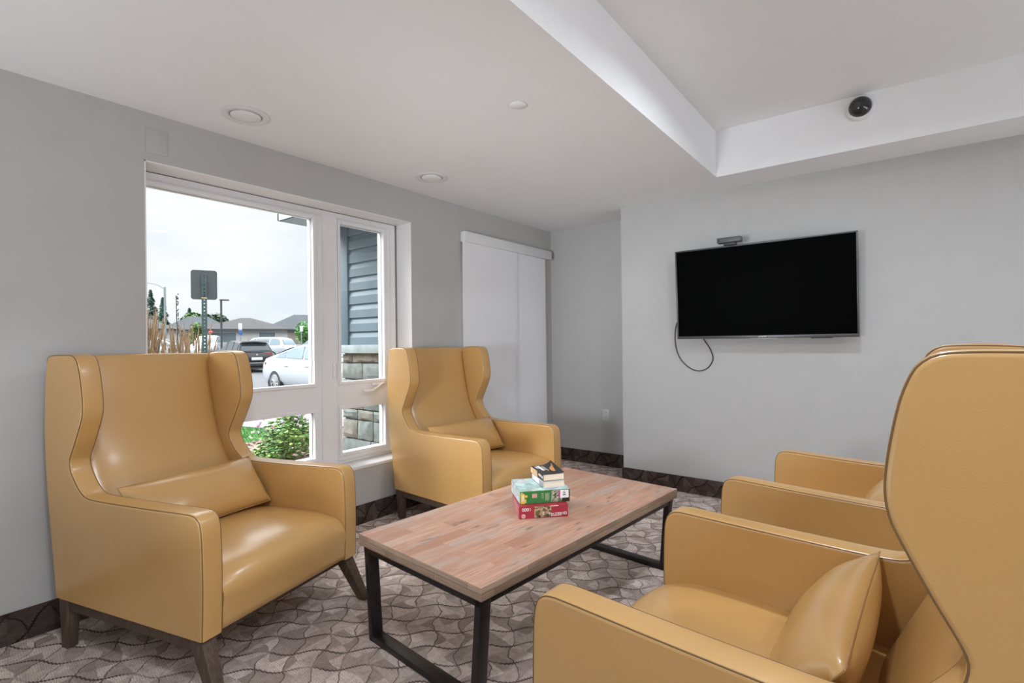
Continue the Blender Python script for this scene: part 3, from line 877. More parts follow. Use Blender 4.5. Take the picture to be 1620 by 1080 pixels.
# ground
ASPH = simple('asphalt', (.075, .078, .084), .9, var=.12, scale=3, bump=.2)
CONC = simple('concrete_walk', (.185, .188, .195), .85, var=.05, scale=4)
SOIL = simple('bark_mulch', (.11, .075, .062), .95, var=.4, scale=30, bump=.5)
LAWN = simple('lawn_green', (.055, .17, .035), .95, var=.3, scale=14, bump=.6)
bm = B(); rows = []
for i in range(41):
    X = XO - .02 - 126 * (i / 40) ** 1.4
    rows.append([(X, Y, -.155 if -X < 22 else slope(math.hypot(X, X * .47)) - .005) for Y in (-60, -20, 0, 10, 20, 40, 60, 110)])
add_grid(bm, rows); struct('road', bm, ASPH)
def slab(name, pts, z0, z1, mat):
    bm = B(); add_prism(bm, pts, 2, z0, z1); return struct(name, bm, mat, smooth=0)
slab('sidewalk', [(-9.1, -14), (-9.35, 3.6), (-9.25, 4.1), (-8.5, 4.3), (-8.0, 4.15), (-7.6, 4.6), (-7.3, 14), (-13.5, 14), (-13.5, -14)], -.20, -.135, CONC)
lawn_poly = [(-9.1, -14), (-9.34, 3.6), (-9.2, 4.05), (-8.5, 4.2), (-8.0, 4.05), (-7.45, 3.5), (-7.25, 3.1), (-7.1, -14)]
slab('lawn', lawn_poly, -.20, -.14, LAWN)
slab('ground_bed', [(-7.1, -14), (-7.25, 3.1), (-7.45, 3.5), (-7.9, 4.15), (-7.55, 4.6), (-7.3, 6), (-4.4, 6), (-4.44, 3.05), (XO, 3.0), (XO, -14)], -.2, -.145, SOIL)
rng = random.Random(5)
def inside(p, poly):
    c = False
    for i in range(len(poly)):
        (x1, y1), (x2, y2) = poly[i - 1], poly[i]
        if (y1 > p[1]) != (y2 > p[1]) and p[0] < (x2 - x1) * (p[1] - y1) / (y2 - y1) + x1: c = not c
    return c
bm = B()
for _ in range(9000):
    p = (rng.uniform(-9.4, -7.1), rng.uniform(1.6, 4.2))
    if not inside(p, lawn_poly): continue
    a = rng.uniform(0, 6.28); h_ = rng.uniform(.03, .06); c_, s_ = math.cos(a) * .006, math.sin(a) * .006
    l1, l2 = rng.uniform(-.02, .02), rng.uniform(-.02, .02)
    v = [bm.verts.new((p[0] - c_, p[1] - s_, -.142)), bm.verts.new((p[0] + c_, p[1] + s_, -.142)), bm.verts.new((p[0] + l1, p[1] + l2, -.142 + h_))]
    bm.faces.new(v)
o = tag(obj('grass', bm, simple('grass_blades', (.06, .20, .04), .8, var=.3, scale=5), smooth=0), 'short green lawn grass growing along the sidewalk outside', 'grass'); o['kind'] = 'stuff'
bm = B()
for _ in range(3200):
    x_, y_ = rng.uniform(-7.5, -5.6), rng.uniform(1.8, 4.2)
    if x_ < -7.25 and y_ < 3.6 and inside((x_, y_), lawn_poly): continue
    M = Matrix.Translation((x_, y_, -.14 + rng.uniform(0, .01))) @ Matrix.Rotation(rng.uniform(0, 6.28), 4, 'Z') @ Matrix.Rotation(rng.uniform(-.4, .4), 4, 'X')
    s_ = rng.uniform(.012, .03)
    add_box(bm, -s_, s_, -s_ * .5, s_ * .5, -.004, .006, mat=M, mi=rng.randrange(3))
o = tag(obj('mulch_chips', bm, [simple('mulch_pink', (.30, .19, .17), .9, var=.3), simple('mulch_tan', (.36, .27, .21), .9, var=.3), simple('mulch_brown', (.16, .095, .075), .9, var=.3)], smooth=0), 'loose reddish bark mulch covering the planting bed', 'mulch'); o['kind'] = 'stuff'

# leafy things
def leaf_cloud(bm, n, centre, rad, size, rng, shell_=.55, mats=1, flat=.5):
    for _ in range(n):
        while True:
            d = Vector((rng.uniform(-1, 1), rng.uniform(-1, 1), rng.uniform(-1, 1)))
            if .05 < d.length < 1: break
        k = (shell_ + (1 - shell_) * rng.random()) / d.length
        p = Vector(centre) + Vector((d.x * k * rad[0], d.y * k * rad[1], d.z * k * rad[2]))
        s = size * rng.uniform(.6, 1.3)
        M = Matrix.Translation(p) @ Matrix.Rotation(rng.uniform(0, 6.28), 4, 'Z') @ Matrix.Rotation(rng.uniform(-1.2, 1.2), 4, 'X')
        v = [bm.verts.new(M @ Vector(q)) for q in ((-s, 0, 0), (-s * .1, -s * flat, s * .12), (s, 0, -s * .1), (-s * .1, s * flat, s * .12))]
        f_ = bm.faces.new(v); f_.material_index = rng.randrange(mats)
BARK = simple('tree_bark', (.10, .075, .055), .9, var=.2)
def leafmat(name, c): 
    m_ = simple(name, c, .6, var=.35, scale=3); return m_
rng = random.Random(11)
t = thing('flowering_shrub', 'leafy green flowering shrub in the mulch bed outside the lower pane', 'shrub', (-5.93, 3.24, -.14))
bm = B()
for (c, r_, n) in (((0, 0, .26), (.30, .34, .27), 1500), ((-.1, .12, .42), (.20, .20, .20), 700), ((.02, -.26, .13), (.24, .20, .13), 450), ((.05, .34, .24), (.22, .22, .24), 500)):
    leaf_cloud(bm, n, c, r_, .030, rng, .35, 3)
f_ = obj('foliage', bm, [leafmat('shrub_leaf_mid', (.12, .27, .065)), leafmat('shrub_leaf_dark', (.07, .17, .05)), leafmat('shrub_leaf_light', (.26, .40, .10))], t, smooth=0); f_['kind'] = 'stuff'
bm = B()
for _ in range(12):
    a = rng.uniform(0, 6.28); add_tube(bm, [(0, 0, 0), (math.cos(a) * .08, math.sin(a) * .1, .18), (math.cos(a) * .2, math.sin(a) * .24, .40)], .005, 5)
obj('stem', bm, BARK, t)
bm = B()
for _ in range(46):
    a, b_ = rng.uniform(0, 6.28), rng.uniform(.15, 1.2)
    p = Vector((math.cos(a) * .32 * math.cos(b_), math.sin(a) * .42 * math.cos(b_), .27 + .33 * math.sin(b_)))
    mi = rng.randrange(3)
    for q in range(5):
        M = Matrix.Translation(p + Vector((rng.uniform(-.014, .014), rng.uniform(-.014, .014), rng.uniform(-.008, .012))))
        k0 = len(bm.faces); bmesh.ops.create_icosphere(bm, subdivisions=1, radius=.010, matrix=M)
        bm.faces.ensure_lookup_table()
        for g in bm.faces[k0:]: g.material_index = mi
b_ = obj('blossoms', bm, [simple('blossom_lilac', (.42, .32, .52), .7), simple('blossom_pink', (.60, .22, .22), .7), simple('blossom_cream', (.62, .62, .45), .7)], t, smooth=0); b_['kind'] = 'stuff'

# the clumps of tall dry feather grass
STRAW = simple('dry_grass_stem', (.15, .085, .036), .8, var=.25); PLUME = simple('dry_grass_plume', (.185, .11, .052), .85, var=.3); GBL = simple('grass_blade_green', (.12, .20, .05), .7, var=.3)
def reed_clump(x, y, n, h, spread, label, seed):
    rng = random.Random(seed)
    t = thing('feather_grass', label, 'ornamental grass', (x, y, -.145), 0, 'clumps of tall dry grass outside')
    b1, b2, b3 = B(), B(), B()
    for _ in range(n):
        a = rng.uniform(0, 6.28); r0 = rng.uniform(0, .12); lean = rng.uniform(0, spread); hh = h * rng.uniform(.72, 1.0)
        p0 = Vector((math.cos(a) * r0, math.sin(a) * r0, 0)); p2 = p0 + Vector((math.cos(a) * lean, math.sin(a) * lean, hh)); p1 = p0 + Vector((math.cos(a) * lean * .3, math.sin(a) * lean * .3, hh * .55))
        add_tube(b1, catmull([p0, p1, p2], 4), .0045, 4, r_end=.003)
        d = (p2 - p1).normalized()
        add_tube(b2, [p2 - d * .34, p2 - d * .2, p2 - d * .08, p2 + d * .05], .015, 5, r_end=.004)
    for _ in range(n * 2):
        a = rng.uniform(0, 6.28); L = rng.uniform(.5, .95); s = rng.uniform(.1, .4)
        add_tube(b3, catmull([(0, 0, 0), (math.cos(a) * s * .4, math.sin(a) * s * .4, L * .7), (math.cos(a) * s, math.sin(a) * s, L * .9)], 3), .004, 3, r_end=.001)
    for nm, b_, m_ in (('stems', b1, STRAW), ('plumes', b2, PLUME), ('blades', b3, GBL)):
        q = obj(nm, b_, m_, t); q['kind'] = 'stuff'
reed_clump(-8.6, 2.58, 60, 1.95, .22, 'clump of tall dry feather grass outside at the left edge of the large pane', 1)
reed_clump(-8.1, 2.84, 34, 1.70, .30, 'clump of dry feather grass between the tall left clump and the road sign', 2)
reed_clump(-8.5, 3.26, 22, 1.75, .22, 'sparse clump of dry feather grass standing close to the sign post', 3)
bm = B(); add_tube(bm, catmull([(0, 0, 0), (.01, .02, 1.0), (-.02, .0, 1.7), (.0, -.015, 2.1)], 5), .007, 6, r_end=.005)
rng = random.Random(4)
for k in range(40):
    z_ = rng.uniform(1.55, 2.12); a = rng.uniform(0, 6.28)
    bmesh.ops.create_icosphere(bm, subdivisions=1, radius=.010, matrix=Matrix.Translation((math.cos(a) * .009, math.sin(a) * .009, z_)))
tag(obj('dried_flower_stalk', bm, simple('dark_stalk', (.06, .065, .045), .8), loc=(-7.88, 2.75, -.145)), 'single dark dried flower stalk rising above the feather grass', 'plant stalk')

# traffic sign seen from behind
t = thing('traffic_sign', 'back of a dark rounded traffic sign on a punched steel post', 'traffic sign', (-7.6, 2.98, -.15), R(68))
SIGNM = simple('weathered_aluminium', (.036, .047, .052), .5, metal=.1, var=.12, scale=5)
W_, H_ = .156, .202; pts = []
for cx_, cz_, a0 in ((W_ - .035, H_ - .035, 0), (-W_ + .035, H_ - .035, 90), (-W_ + .035, -H_ + .035, 180), (W_ - .035, -H_ + .035, 270)):
    pts += [(cx_ + .035 * math.cos(R(a0 + 15 * k)), 2.25 + cz_ + .035 * math.sin(R(a0 + 15 * k))) for k in range(7)]
bm = B(); add_prism(bm, pts, 1, .034, .038, .0008, 1); obj('sign_plate', bm, SIGNM, t)
POSTM = simple('green_steel_post', (.035, .062, .058), .5, metal=.3, var=.15)
bm = B(); zb_, zt_ = 0, 2.40
add_box(bm, -.032, -.008, -.003, .001, zb_, zt_); add_box(bm, .008, .032, -.003, .001, zb_, zt_)
z = 0
while z < zt_ - .05: add_box(bm, -.008, .008, -.003, .001, z, z + .034); z += .05
add_box(bm, -.032, -.029, 0, .03, zb_, zt_); add_box(bm, .029, .032, 0, .03, zb_, zt_)
obj('post', bm, POSTM, t, smooth=0)
bm = B(); add_box(bm, -.035, .035, -.008, .034, 2.062, 2.074); obj('clamp', bm, simple('brass_clamp', (.50, .36, .18), .4, metal=.6), t)
for z_ in (2.12, 2.38):
    bm = B(); add_lathe(bm, [(.009, 0), (.009, .006), (.004, .010), (0, .010)], 6, Matrix.Translation((0, -.003, z_)) @ Matrix.Rotation(R(90), 4, 'X')); obj('bolt', bm, STEEL, t)

# ---- cars
CWHITE = NT('white_car_paint'); CWHITE.base((.33, .35, .38)); CWHITE.set(.25, spec=.5, coat=.5); CWHITE = CWHITE.m
CBLACK = NT('black_car_paint'); CBLACK.base((.008, .0085, .009)); CBLACK.set(.3, spec=.35, coat=.1); CBLACK = CBLACK.m
CGLASS = NT('car_glass'); CGLASS.base((.03, .042, .05)); CGLASS.set(.06, spec=.6); CGLASS = CGLASS.m
CGLASS2 = NT('sedan_glass'); CGLASS2.base((.15, .20, .24)); CGLASS2.set(.08, spec=.6); CGLASS2 = CGLASS2.m
TYRE = simple('tyre_rubber', (.018, .018, .018), .85); RIM = simple('alloy_rim', (.42, .42, .43), .3, metal=.6); TRIMB = simple('black_car_trim', (.012, .012, .012), .5)
TAILR = simple('tail_lamp_red', (.16, .02, .02), .25); CHROME = simple('chrome_trim', (.55, .55, .56), .2, metal=.9); PLATEM = simple('licence_plate_white', (.60, .62, .64), .4)
def interp(tab, x):
    for (a, va), (b, vb) in zip(tab, tab[1:]):
        if a <= x <= b: return va + (vb - va) * (x - a) / (b - a)
    return tab[0][1] if x < tab[0][0] else tab[-1][1]
def car(name, label, loc, heading, kind, paint, group=None, detail=True):
    t = thing(name, label, 'car', loc, heading, group)
    CG = CGLASS if paint is CBLACK else CGLASS2
    if kind == 'sedan':
        L, HW = 2.38, .91
        deck = [(-2.38, .80), (-2.30, .95), (-2.0, 1.02), (-1.5, 1.0), (.9, .96), (1.3, .93), (2.0, .80), (2.25, .70), (2.38, .52)]
        low = [(-2.38, .42), (-2.2, .30), (-1.9, .22), (1.9, .22), (2.25, .26), (2.38, .36)]
        roof = [(-2.08, 1.01), (-1.7, 1.12), (-1.2, 1.255), (-.7, 1.365), (-.2, 1.435), (.2, 1.45), (.6, 1.38), (1.0, 1.20), (1.4, .95)]
        axles, rw = (-1.40, 1.42), .335
        side = [((-1.52, 1.05), (-1.28, 1.155), (-1.0, 1.225), (-.95, 1.04)), ((-.90, 1.04), (-.94, 1.24), (-.5, 1.33), (-.06, 1.37), (-.04, 1.02)), ((.04, 1.02), (.02, 1.375), (.28, 1.37), (.68, 1.26), (1.0, 1.07), (1.0, 1.01))]
        glass_x = ((-1.95, -.85), (.35, 1.22))
    else:
        L, HW = 2.34, .93
        deck = [(-2.34, .88), (-2.30, 1.02), (-2.1, 1.08), (1.0, 1.06), (1.4, 1.03), (2.05, .94), (2.25, .84), (2.34, .62)]
        low = [(-2.34, .46), (-2.25, .34), (-1.95, .26), (1.95, .26), (2.25, .32), (2.34, .42)]
        roof = [(-2.20, 1.05), (-2.08, 1.30), (-1.95, 1.52), (-1.75, 1.62), (-1.0, 1.67), (-.2, 1.67), (.3, 1.60), (.75, 1.40), (1.25, 1.06)]
        axles, rw = (-1.36, 1.38), .365
        side = [((-1.90, 1.12), (-1.86, 1.40), (-1.70, 1.53), (-1.18, 1.56), (-1.14, 1.10)), ((-1.06, 1.10), (-1.08, 1.57), (-.14, 1.57), (-.10, 1.09)), ((-.02, 1.09), (-.04, 1.57), (.28, 1.50), (.66, 1.33), (1.0, 1.10))]
        glass_x = ((-2.17, -1.93), (.36, 1.18))
    def halfw(x):
        k = abs(x) / L
        return HW * (1 - .16 * max(0, (k - .72) / .28) ** 2.2)
    bm = B(); rows = []; NS = 40
    for i in range(NS + 1):
        x = -L + 2 * L * i / NS; zl, zd, w_ = interp(low, x), interp(deck, x), halfw(x)
        zm = zl + (zd - zl) * .55
        ring = [(x, s_ * w_ * k_, zl + (zd - zl) * q) for s_, seq in ((-1, ((.55, 0), (.90, .03), (.985, .2), (1.0, .5), (.985, .78), (.93, .95), (.80, 1.0))), ) for k_, q in seq]
        ring += [(x, 0, zd + .012)]
        ring += [(p[0], -p[1], p[2]) for p in ring[-2::-1]]
        rows.append(ring)
    V = add_grid(bm, rows, closed_cols=True); bm.faces.new(V[0]); bm.faces.new(V[-1][::-1])
    body = obj('body', bm, paint, t, 50)
    def cab_w(x, z, off=0):
        zr = interp(roof, x); zb_ = interp(deck, x)
        q = max(0, min(1, (z - .98) / .68)); return HW * (.90 - .21 * q) + off
    bm = B(); rows = []
    xs = [roof[0][0] + (roof[-1][0] - roof[0][0]) * i / 26 for i in range(27)]
    for x in xs:
        zr, zb_ = interp(roof, x), interp(deck, x) - .05
        wt = cab_w(x, zr)
        ring = [(x, -cab_w(x, zb_), zb_), (x, -cab_w(x, zb_ + (zr - zb_) * .5), zb_ + (zr - zb_) * .5), (x, -wt, zr - .06 * min(1, (zr - zb_) * 3)), (x, -wt + .10, zr - .012), (x, -wt * .4, zr), (x, 0, zr + .006)]
        ring += [(p[0], -p[1], p[2]) for p in ring[-2::-1]]
        rows.append(ring)
    add_grid(bm, rows); cabin = obj('cabin', bm, paint, t, 45)
    for s_ in (-1, 1):
        for poly in side:
            bm = B()
            va = [bm.verts.new((x, s_ * (cab_w(x, z_) + .012), z_)) for x, z_ in poly]; vb = [bm.verts.new((x, s_ * (cab_w(x, z_) - .03), z_)) for x, z_ in poly]
            bm.faces.new(va); bm.faces.new(vb[::-1])
            for i in range(len(va)): bm.faces.new((va[i], va[(i + 1) % len(va)], vb[(i + 1) % len(va)], vb[i]))
            obj('side_window', bm, CG, t, smooth=0)
    for k, (xa, xb) in enumerate(glass_x):
        bm = B(); rows = []
        for i in range(7):
            x = xa + (xb - xa) * i / 6; z_ = interp(roof, x); w_ = (cab_w(x, z_) - .09)
            dx = (-.012 if k == 0 else .012) if kind != 'sedan' or True else 0
            rows.append([(x + dx, q * w_, z_ + .012 + (.004 if abs(q) < .6 else 0)) for q in (-1, -.5, 0, .5, 1)])
        add_grid(bm, rows); obj('rear_window' if k == 0 else 'windscreen', bm, CG, t)
    for ax in axles:
        for s_ in (-1, 1):
            yo = s_ * (HW - .005)
            wl = thing_part = None
            M = Matrix.Translation((ax, yo, rw)) @ Matrix.Rotation(R(-90 * s_), 4, 'X')
            bm = B(); add_lathe(bm, [(rw * .66, -.20), (rw * .96, -.20), (rw, -.17), (rw, -.03), (rw * .95, .005), (rw * .70, .008), (rw * .66, -.02)], 28, M)
            wh = obj('wheel', bm, TYRE, t)
            bm = B(); add_lathe(bm, [(rw * .67, -.01), (rw * .62, .0), (rw * .6, -.05), (0, -.06)], 28, M); obj('wheel_well', bm, TRIMB, wh)
            bm = B()
            for q in range(10):
                add_box(bm, -.018, .018, .04, rw * .64, -.045, -.004, .004, 1, mat=M @ Matrix.Rotation(R(36 * q), 4, 'Z'))
            add_lathe(bm, [(.06, -.05), (.06, .0), (0, .005)], 16, M); add_lathe(bm, [(rw * .60, -.012), (rw * .61, .004), (rw * .66, .004), (rw * .665, -.012)], 28, M)
            obj('rim', bm, RIM, wh)
            bm = B(); Ma = Matrix.Translation((ax, s_ * (halfw(ax) - .012), rw)) @ Matrix.Rotation(R(-90 * s_), 4, 'X')
            add_lathe(bm, [(rw * .9, -.1), (rw * 1.15, .004), (rw * 1.17, .004), (rw * 1.17, -.1)], 28, Ma)
            obj('arch_trim', bm, TRIMB, t)
    if not detail: return t
    for s_ in (-1, 1):
        zt_ = .84 if kind == 'sedan' else .96
        bm = B(); add_hexa(bm, [(-L + .03, s_ * HW * .42, zt_ - .06), (-L + .03, s_ * HW * .80, zt_ - .07), (-L + .42, s_ * (HW * .985), zt_ + .0), (-L + .42, s_ * HW * .5, zt_)],
                           [(-L + .05, s_ * HW * .42, zt_ + .05), (-L + .05, s_ * HW * .80, zt_ + .06), (-L + .42, s_ * (HW * .985), zt_ + .06), (-L + .42, s_ * HW * .5, zt_ + .06)])
        obj('tail_lamp', bm, TAILR, t)
        bm = B(); add_box(bm, .80, .98, s_ * (HW + .02) - .09, s_ * (HW + .02) + .09, 1.0, 1.13, .03); obj('door_mirror', bm, TRIMB, t)
        for xd in (-.86, .22):
            bm = B(); add_box(bm, xd, xd + .2, s_ * HW * .995 - .012, s_ * HW * .995 + .012, .80, .825, .006); obj('door_handle', bm, paint if kind == 'sedan' else CHROME, t)
    bm = B(); add_box(bm, -L - .012, -L + .03, -.26, .26, .66, .80, .006); obj('licence_plate', bm, PLATEM, t)
    bm = B(); add_box(bm, -L - .006, -L + .1, -HW * .72, HW * .72, .36, .52, .02); add_box(bm, -L + .05, -L + .4, -HW * .7, HW * .7, .22, .3); obj('rear_bumper_trim', bm, TRIMB, t)
    if kind == 'suv':
        bm = B(); add_lathe(bm, [(.055, 0), (.05, .012), (0, .012)], 16, Matrix.Translation((-L + .005, 0, .93)) @ Matrix.Rotation(R(-90), 4, 'Y')); obj('badge', bm, CHROME, t)
        bm = B(); add_box(bm, -L - .008, -L + .04, -.7, .7, .50, .53, .006); obj('chrome_strip', bm, CHROME, t)
        bm = B(); add_hexa(bm, [(-2.2, -.62, 1.585), (-2.2, .62, 1.585), (-1.8, .66, 1.62), (-1.8, -.66, 1.62)], [(-2.2, -.62, 1.61), (-2.2, .62, 1.61), (-1.8, .66, 1.66), (-1.8, -.66, 1.66)], .008); obj('roof_spoiler', bm, TRIMB, t)
    return t
car('sedan', 'white sedan parked nose towards the building behind the large window pane', (-13.25, 8.52, -.15), 0, 'sedan', CWHITE)
car('suv', 'black sport utility vehicle seen from behind, parked left of the white sedan', (-28.1, 12.85, -.14), R(172), 'suv', CBLACK)
car('hatchback', 'white car parked far off beside the red stop sign', (-45.0, 17.9, .45), R(-32), 'suv', CWHITE, None, False)
car('hatchback', 'white car behind the black vehicle, only its roof showing', (-36.2, 17.9, .16), R(-150), 'suv', CWHITE, None, False)
car('sedan', 'white car between the black vehicle and the closest white sedan', (-26.0, 16.4, -.12), R(180), 'sedan', CWHITE, None, False)
car('sedan', 'white car farthest right in the lot, below the small green tree', (-36.0, 22.2, .22), R(-20), 'sedan', CWHITE, None, False)
car('minivan', 'long white vehicle parked side-on behind the dry feather grass', (-35.0, 11.0, .18), R(64), 'suv', CWHITE, None, False)
car('hatchback', 'white vehicle at the left edge of the window behind the grass', (-34.2, 7.2, .18), R(60), 'suv', CWHITE, None, False)

# ---- houses, poles, signs and trees beyond the lot
ROOFD = simple('dark_shingle', (.034, .0335, .035), .9, var=.2, scale=2); ROOFB = simple('blue_grey_shingle', (.038, .046, .054), .9, var=.2, scale=2)
HW1 = simple('grey_house_wall', (.44, .435, .42), .9, var=.06, scale=1); HW2 = simple('taupe_brick_wall', (.22, .195, .17), .9, var=.12, scale=2)
WTRIM = simple('white_house_trim', (.45, .46, .47), .6); HGL = simple('house_glass', (.10, .13, .15), .1)
def house(label, loc, rz, w_, d_, hw_, hr, roofm, wallm, ridge=.35, wins=(), garage=None):
    t = thing('bungalow', label, 'house', loc, rz, 'bungalows beyond the car park')
    obj('wall', box(-w_ / 2, w_ / 2, -d_ / 2, d_ / 2, -1.5, hw_), wallm, t, smooth=0)
    bm = B(); e_ = .55; a, b_ = w_ / 2 + e_, d_ / 2 + e_; r_ = w_ / 2 * ridge
    v = [bm.verts.new(p) for p in ((-a, -b_, hw_ - .05), (a, -b_, hw_ - .05), (a, b_, hw_ - .05), (-a, b_, hw_ - .05), (-r_, 0, hr), (r_, 0, hr))]
    for f_ in ((0, 1, 5, 4), (1, 2, 5), (2, 3, 4, 5), (3, 0, 4), (3, 2, 1, 0)): bm.faces.new([v[i] for i in f_])
    rf = obj('roof', bm, roofm, t, smooth=0)
    obj('gutter', box(-a, a, -b_ - .08, -b_ + .02, hw_ - .18, hw_ - .02), simple('dark_gutter', (.03, .032, .035), .6), t, smooth=0)
    for x, z_, ww, wh in wins:
        f_ = obj('window', box(x - ww / 2, x + ww / 2, -d_ / 2 - .05, -d_ / 2 + .02, z_ - wh / 2, z_ + wh / 2), WTRIM, t, smooth=0)
        obj('pane', box(x - ww / 2 + .1, x + ww / 2 - .1, -d_ / 2 - .07, -d_ / 2, z_ - wh / 2 + .1, z_ + wh / 2 - .1), HGL, f_, smooth=0)
    if garage:
        x, ww = garage; obj('garage_door', box(x - ww / 2, x + ww / 2, -d_ / 2 - .06, -d_ / 2 + .02, -1.5, 2.0), simple('pale_garage_door', (.33, .33, .33), .7), t, smooth=0)
        obj('garage_lintel', box(x - ww / 2 - .2, x + ww / 2 + .2, -d_ / 2 - .3, -d_ / 2 + .02, 2.0, 2.35), ROOFD, t, smooth=0)
HR = R(64)
house('grey bungalow with dark hip roof behind the black vehicle', (-61.5, 28.6, .55), HR, 8.6, 8, 2.55, 3.95, ROOFD, HW1, .12, ((-2.2, 1.6, 2.8, 1.2), (2.2, 1.6, 1.8, 1.3)))
house('taupe bungalow with blue-grey roof at the right edge of the large pane', (-78.2, 46.6, .6), HR, 13.4, 9, 3.1, 5.6, ROOFB, HW2, .34, ())
house('grey bungalow behind the dry feather grass', (-63.5, 17.3, .55), HR, 8.6, 8, 2.5, 3.75, ROOFD, HW1, .4, ((-3.6, 1.5, 1.4, 1.6), (1.6, 1.6, 2.0, 1.2)))
house('grey bungalow with garage doors beside the stop sign', (-82.5, 31.6, .6), HR, 8.0, 7, 3.0, 5.0, ROOFB, HW1, .3, ((2.6, 1.6, 1.2, 1.2),), (-1.2, 3.2))

def conifer(label, loc, h, r, seed):
    rng = random.Random(seed); t = thing('conifer', label, 'tree', loc, 0, 'trees beyond the houses')
    bm = B(); add_tube(bm, [(0, 0, 0), (0, 0, h * .95)], .16, 7, r_end=.03); obj('trunk', bm, BARK, t)
    bm = B()
    for k in range(1100):
        q = rng.random() ** .8; z_ = h * (.10 + .90 * q); rr = r * (1 - q) * (.75 + .25 * math.sin(q * 40)) + .05; a = rng.uniform(0, 6.28); k_ = rng.uniform(.35, 1)
        p = Vector((math.cos(a) * rr * k_, math.sin(a) * rr * k_, z_ - .25 * rr * k_)); s = .46 * (1.15 - .7 * q)
        dvec = Vector((math.cos(a), math.sin(a), -.35)); sd = Vector((-math.sin(a), math.cos(a), 0))
        v = [bm.verts.new(p - dvec * s), bm.verts.new(p + sd * s * .5), bm.verts.new(p + dvec * s * 1.2), bm.verts.new(p - sd * s * .5 + Vector((0, 0, .1)))]
        bm.faces.new(v)
    c_ = obj('crown', bm, simple('conifer_needles', (.055, .125, .088), .8, var=.35, scale=1.2), t, smooth=0)
def broadleaf(label, loc, h, rad, col, seed, n=900, size=.22):
    rng = random.Random(seed); t = thing('broadleaf_tree', label, 'tree', loc, 0, 'trees beyond the houses')
    bm = B(); add_tube(bm, [(0, 0, 0), (.05, 0, h * .4), (0, .05, h * .75)], .14, 7, r_end=.04); obj('trunk', bm, BARK, t)
    bm = B(); leaf_cloud(bm, n, (0, 0, h - rad[2]), rad, size, rng, .4, 2, .6)
    leaf_cloud(bm, n // 2, (rad[0] * .5, rad[1] * .3, h - rad[2] * 1.3), (rad[0] * .6, rad[1] * .6, rad[2] * .6), size, rng, .4, 2, .6)
    obj('crown', bm, [leafmat('leaf_a_%d' % seed, col), leafmat('leaf_b_%d' % seed, tuple(c * .6 for c in col))], t, smooth=0)
conifer('broad conifer left of the street lamp behind the bungalow', (-109.0, 33.7, .3), 11.3, 3.4, 21)
conifer('slender pointed conifer directly left of the lamp post', (-104.0, 34.0, .3), 9.6, 2.2, 22)
conifer('small pointed conifer left of the traffic sign', (-108.0, 39.7, .3), 8.2, 2.0, 23)
broadleaf('round bright green tree left of the traffic sign post', (-97.0, 36.5, .5), 6.6, (2.4, 2.4, 2.2), (.10, .20, .05), 24, 1500, .36)
broadleaf('dark round tree partly behind the traffic sign post', (-103.0, 42.3, .5), 7.0, (2.2, 2.2, 1.9), (.055, .11, .06), 25, 1400, .36)
broadleaf('upright bright green shrubby tree between the bungalows and the grass', (-50.0, 18.9, .5), 2.9, (.55, .55, 1.2), (.12, .22, .05), 26, 500, .16)
broadleaf('small fresh green tree in front of the taupe bungalow', (-46.5, 27.3, .5), 3.1, (.95, .95, 1.25), (.10, .32, .05), 27, 700, .16)
broadleaf('dark green tree at the far left edge of the window', (-98.0, 27.7, .3), 7.0, (2.6, 2.6, 2.2), (.08, .15, .07), 28, 1400, .36)
broadleaf('green tree showing in the gap beside the corner board', (-40.0, 26.3, .4), 6.2, (1.3, 1.3, 2.2), (.06, .10, .06), 29)

POLE = simple('galvanised_pole', (.22, .25, .25), .5, metal=.4); DKP = simple('dark_pole', (.03, .032, .034), .5)
t = thing('street_lamp', 'tall grey street lamp with a long curved arm', 'street lamp', (-51.66, 17.06, .4))
bm = B(); add_tube(bm, [(0, 0, 0), (0, 0, 6.1)], .11, 10, r_end=.085); obj('pole', bm, POLE, t)
ax_ = Vector((-.485, -.875, 0)).normalized()
bm = B(); add_tube(bm, catmull([Vector((0, 0, 5.9)), ax_ * .5 + Vector((0, 0, 6.25)), ax_ * 1.0 + Vector((0, 0, 6.38)), ax_ * 1.5 + Vector((0, 0, 6.42))], 5), .03, 8); obj('arm', bm, POLE, t)
bm = B(); bmesh.ops.create_uvsphere(bm, u_segments=12, v_segments=8, radius=1, matrix=Matrix.Translation(ax_ * 1.75 + Vector((0, 0, 6.42))) @ Matrix.Rotation(math.atan2(ax_.y, ax_.x), 4, 'Z') @ Matrix.Diagonal((.34, .13, .07, 1))); obj('lamp_head', bm, POLE, t)
t = thing('lot_light', 'slim dark light pole with small flat head right of the traffic sign', 'light pole', (-42.43, 17.85, .3))
bm = B(); add_tube(bm, [(0, 0, 0), (0, 0, 4.55)], .075, 10); obj('pole', bm, DKP, t)
ax_ = Vector((.485, .875, 0)).normalized()
bm = B(); add_box(bm, -.1, .55, -.12, .12, 4.50, 4.60, .02, mat=Matrix.Rotation(math.atan2(ax_.y, ax_.x), 4, 'Z')); obj('lamp_head', bm, DKP, t)
t = thing('stop_sign', 'small red octagonal stop sign far off in front of the bungalows', 'stop sign', (-48.5, 19.5, .4), HR)
bm = B(); add_tube(bm, [(0, .03, 0), (0, .03, 2.35)], .035, 8); obj('post', bm, POLE, t)
bm = B(); add_lathe(bm, [(.18, 0), (.18, .01), (0, .01)], 8, Matrix.Translation((0, 0, 2.1)) @ Matrix.Rotation(R(90), 4, 'X') @ Matrix.Rotation(R(22.5), 4, 'Z')); obj('sign_plate', bm, simple('stop_red', (.50, .02, .03), .4), t, smooth=0)
lettering('STOP', .12, INK, t, Matrix.Translation((0, -.014, 2.1)) @ Matrix.Rotation(R(90), 4, 'X'))
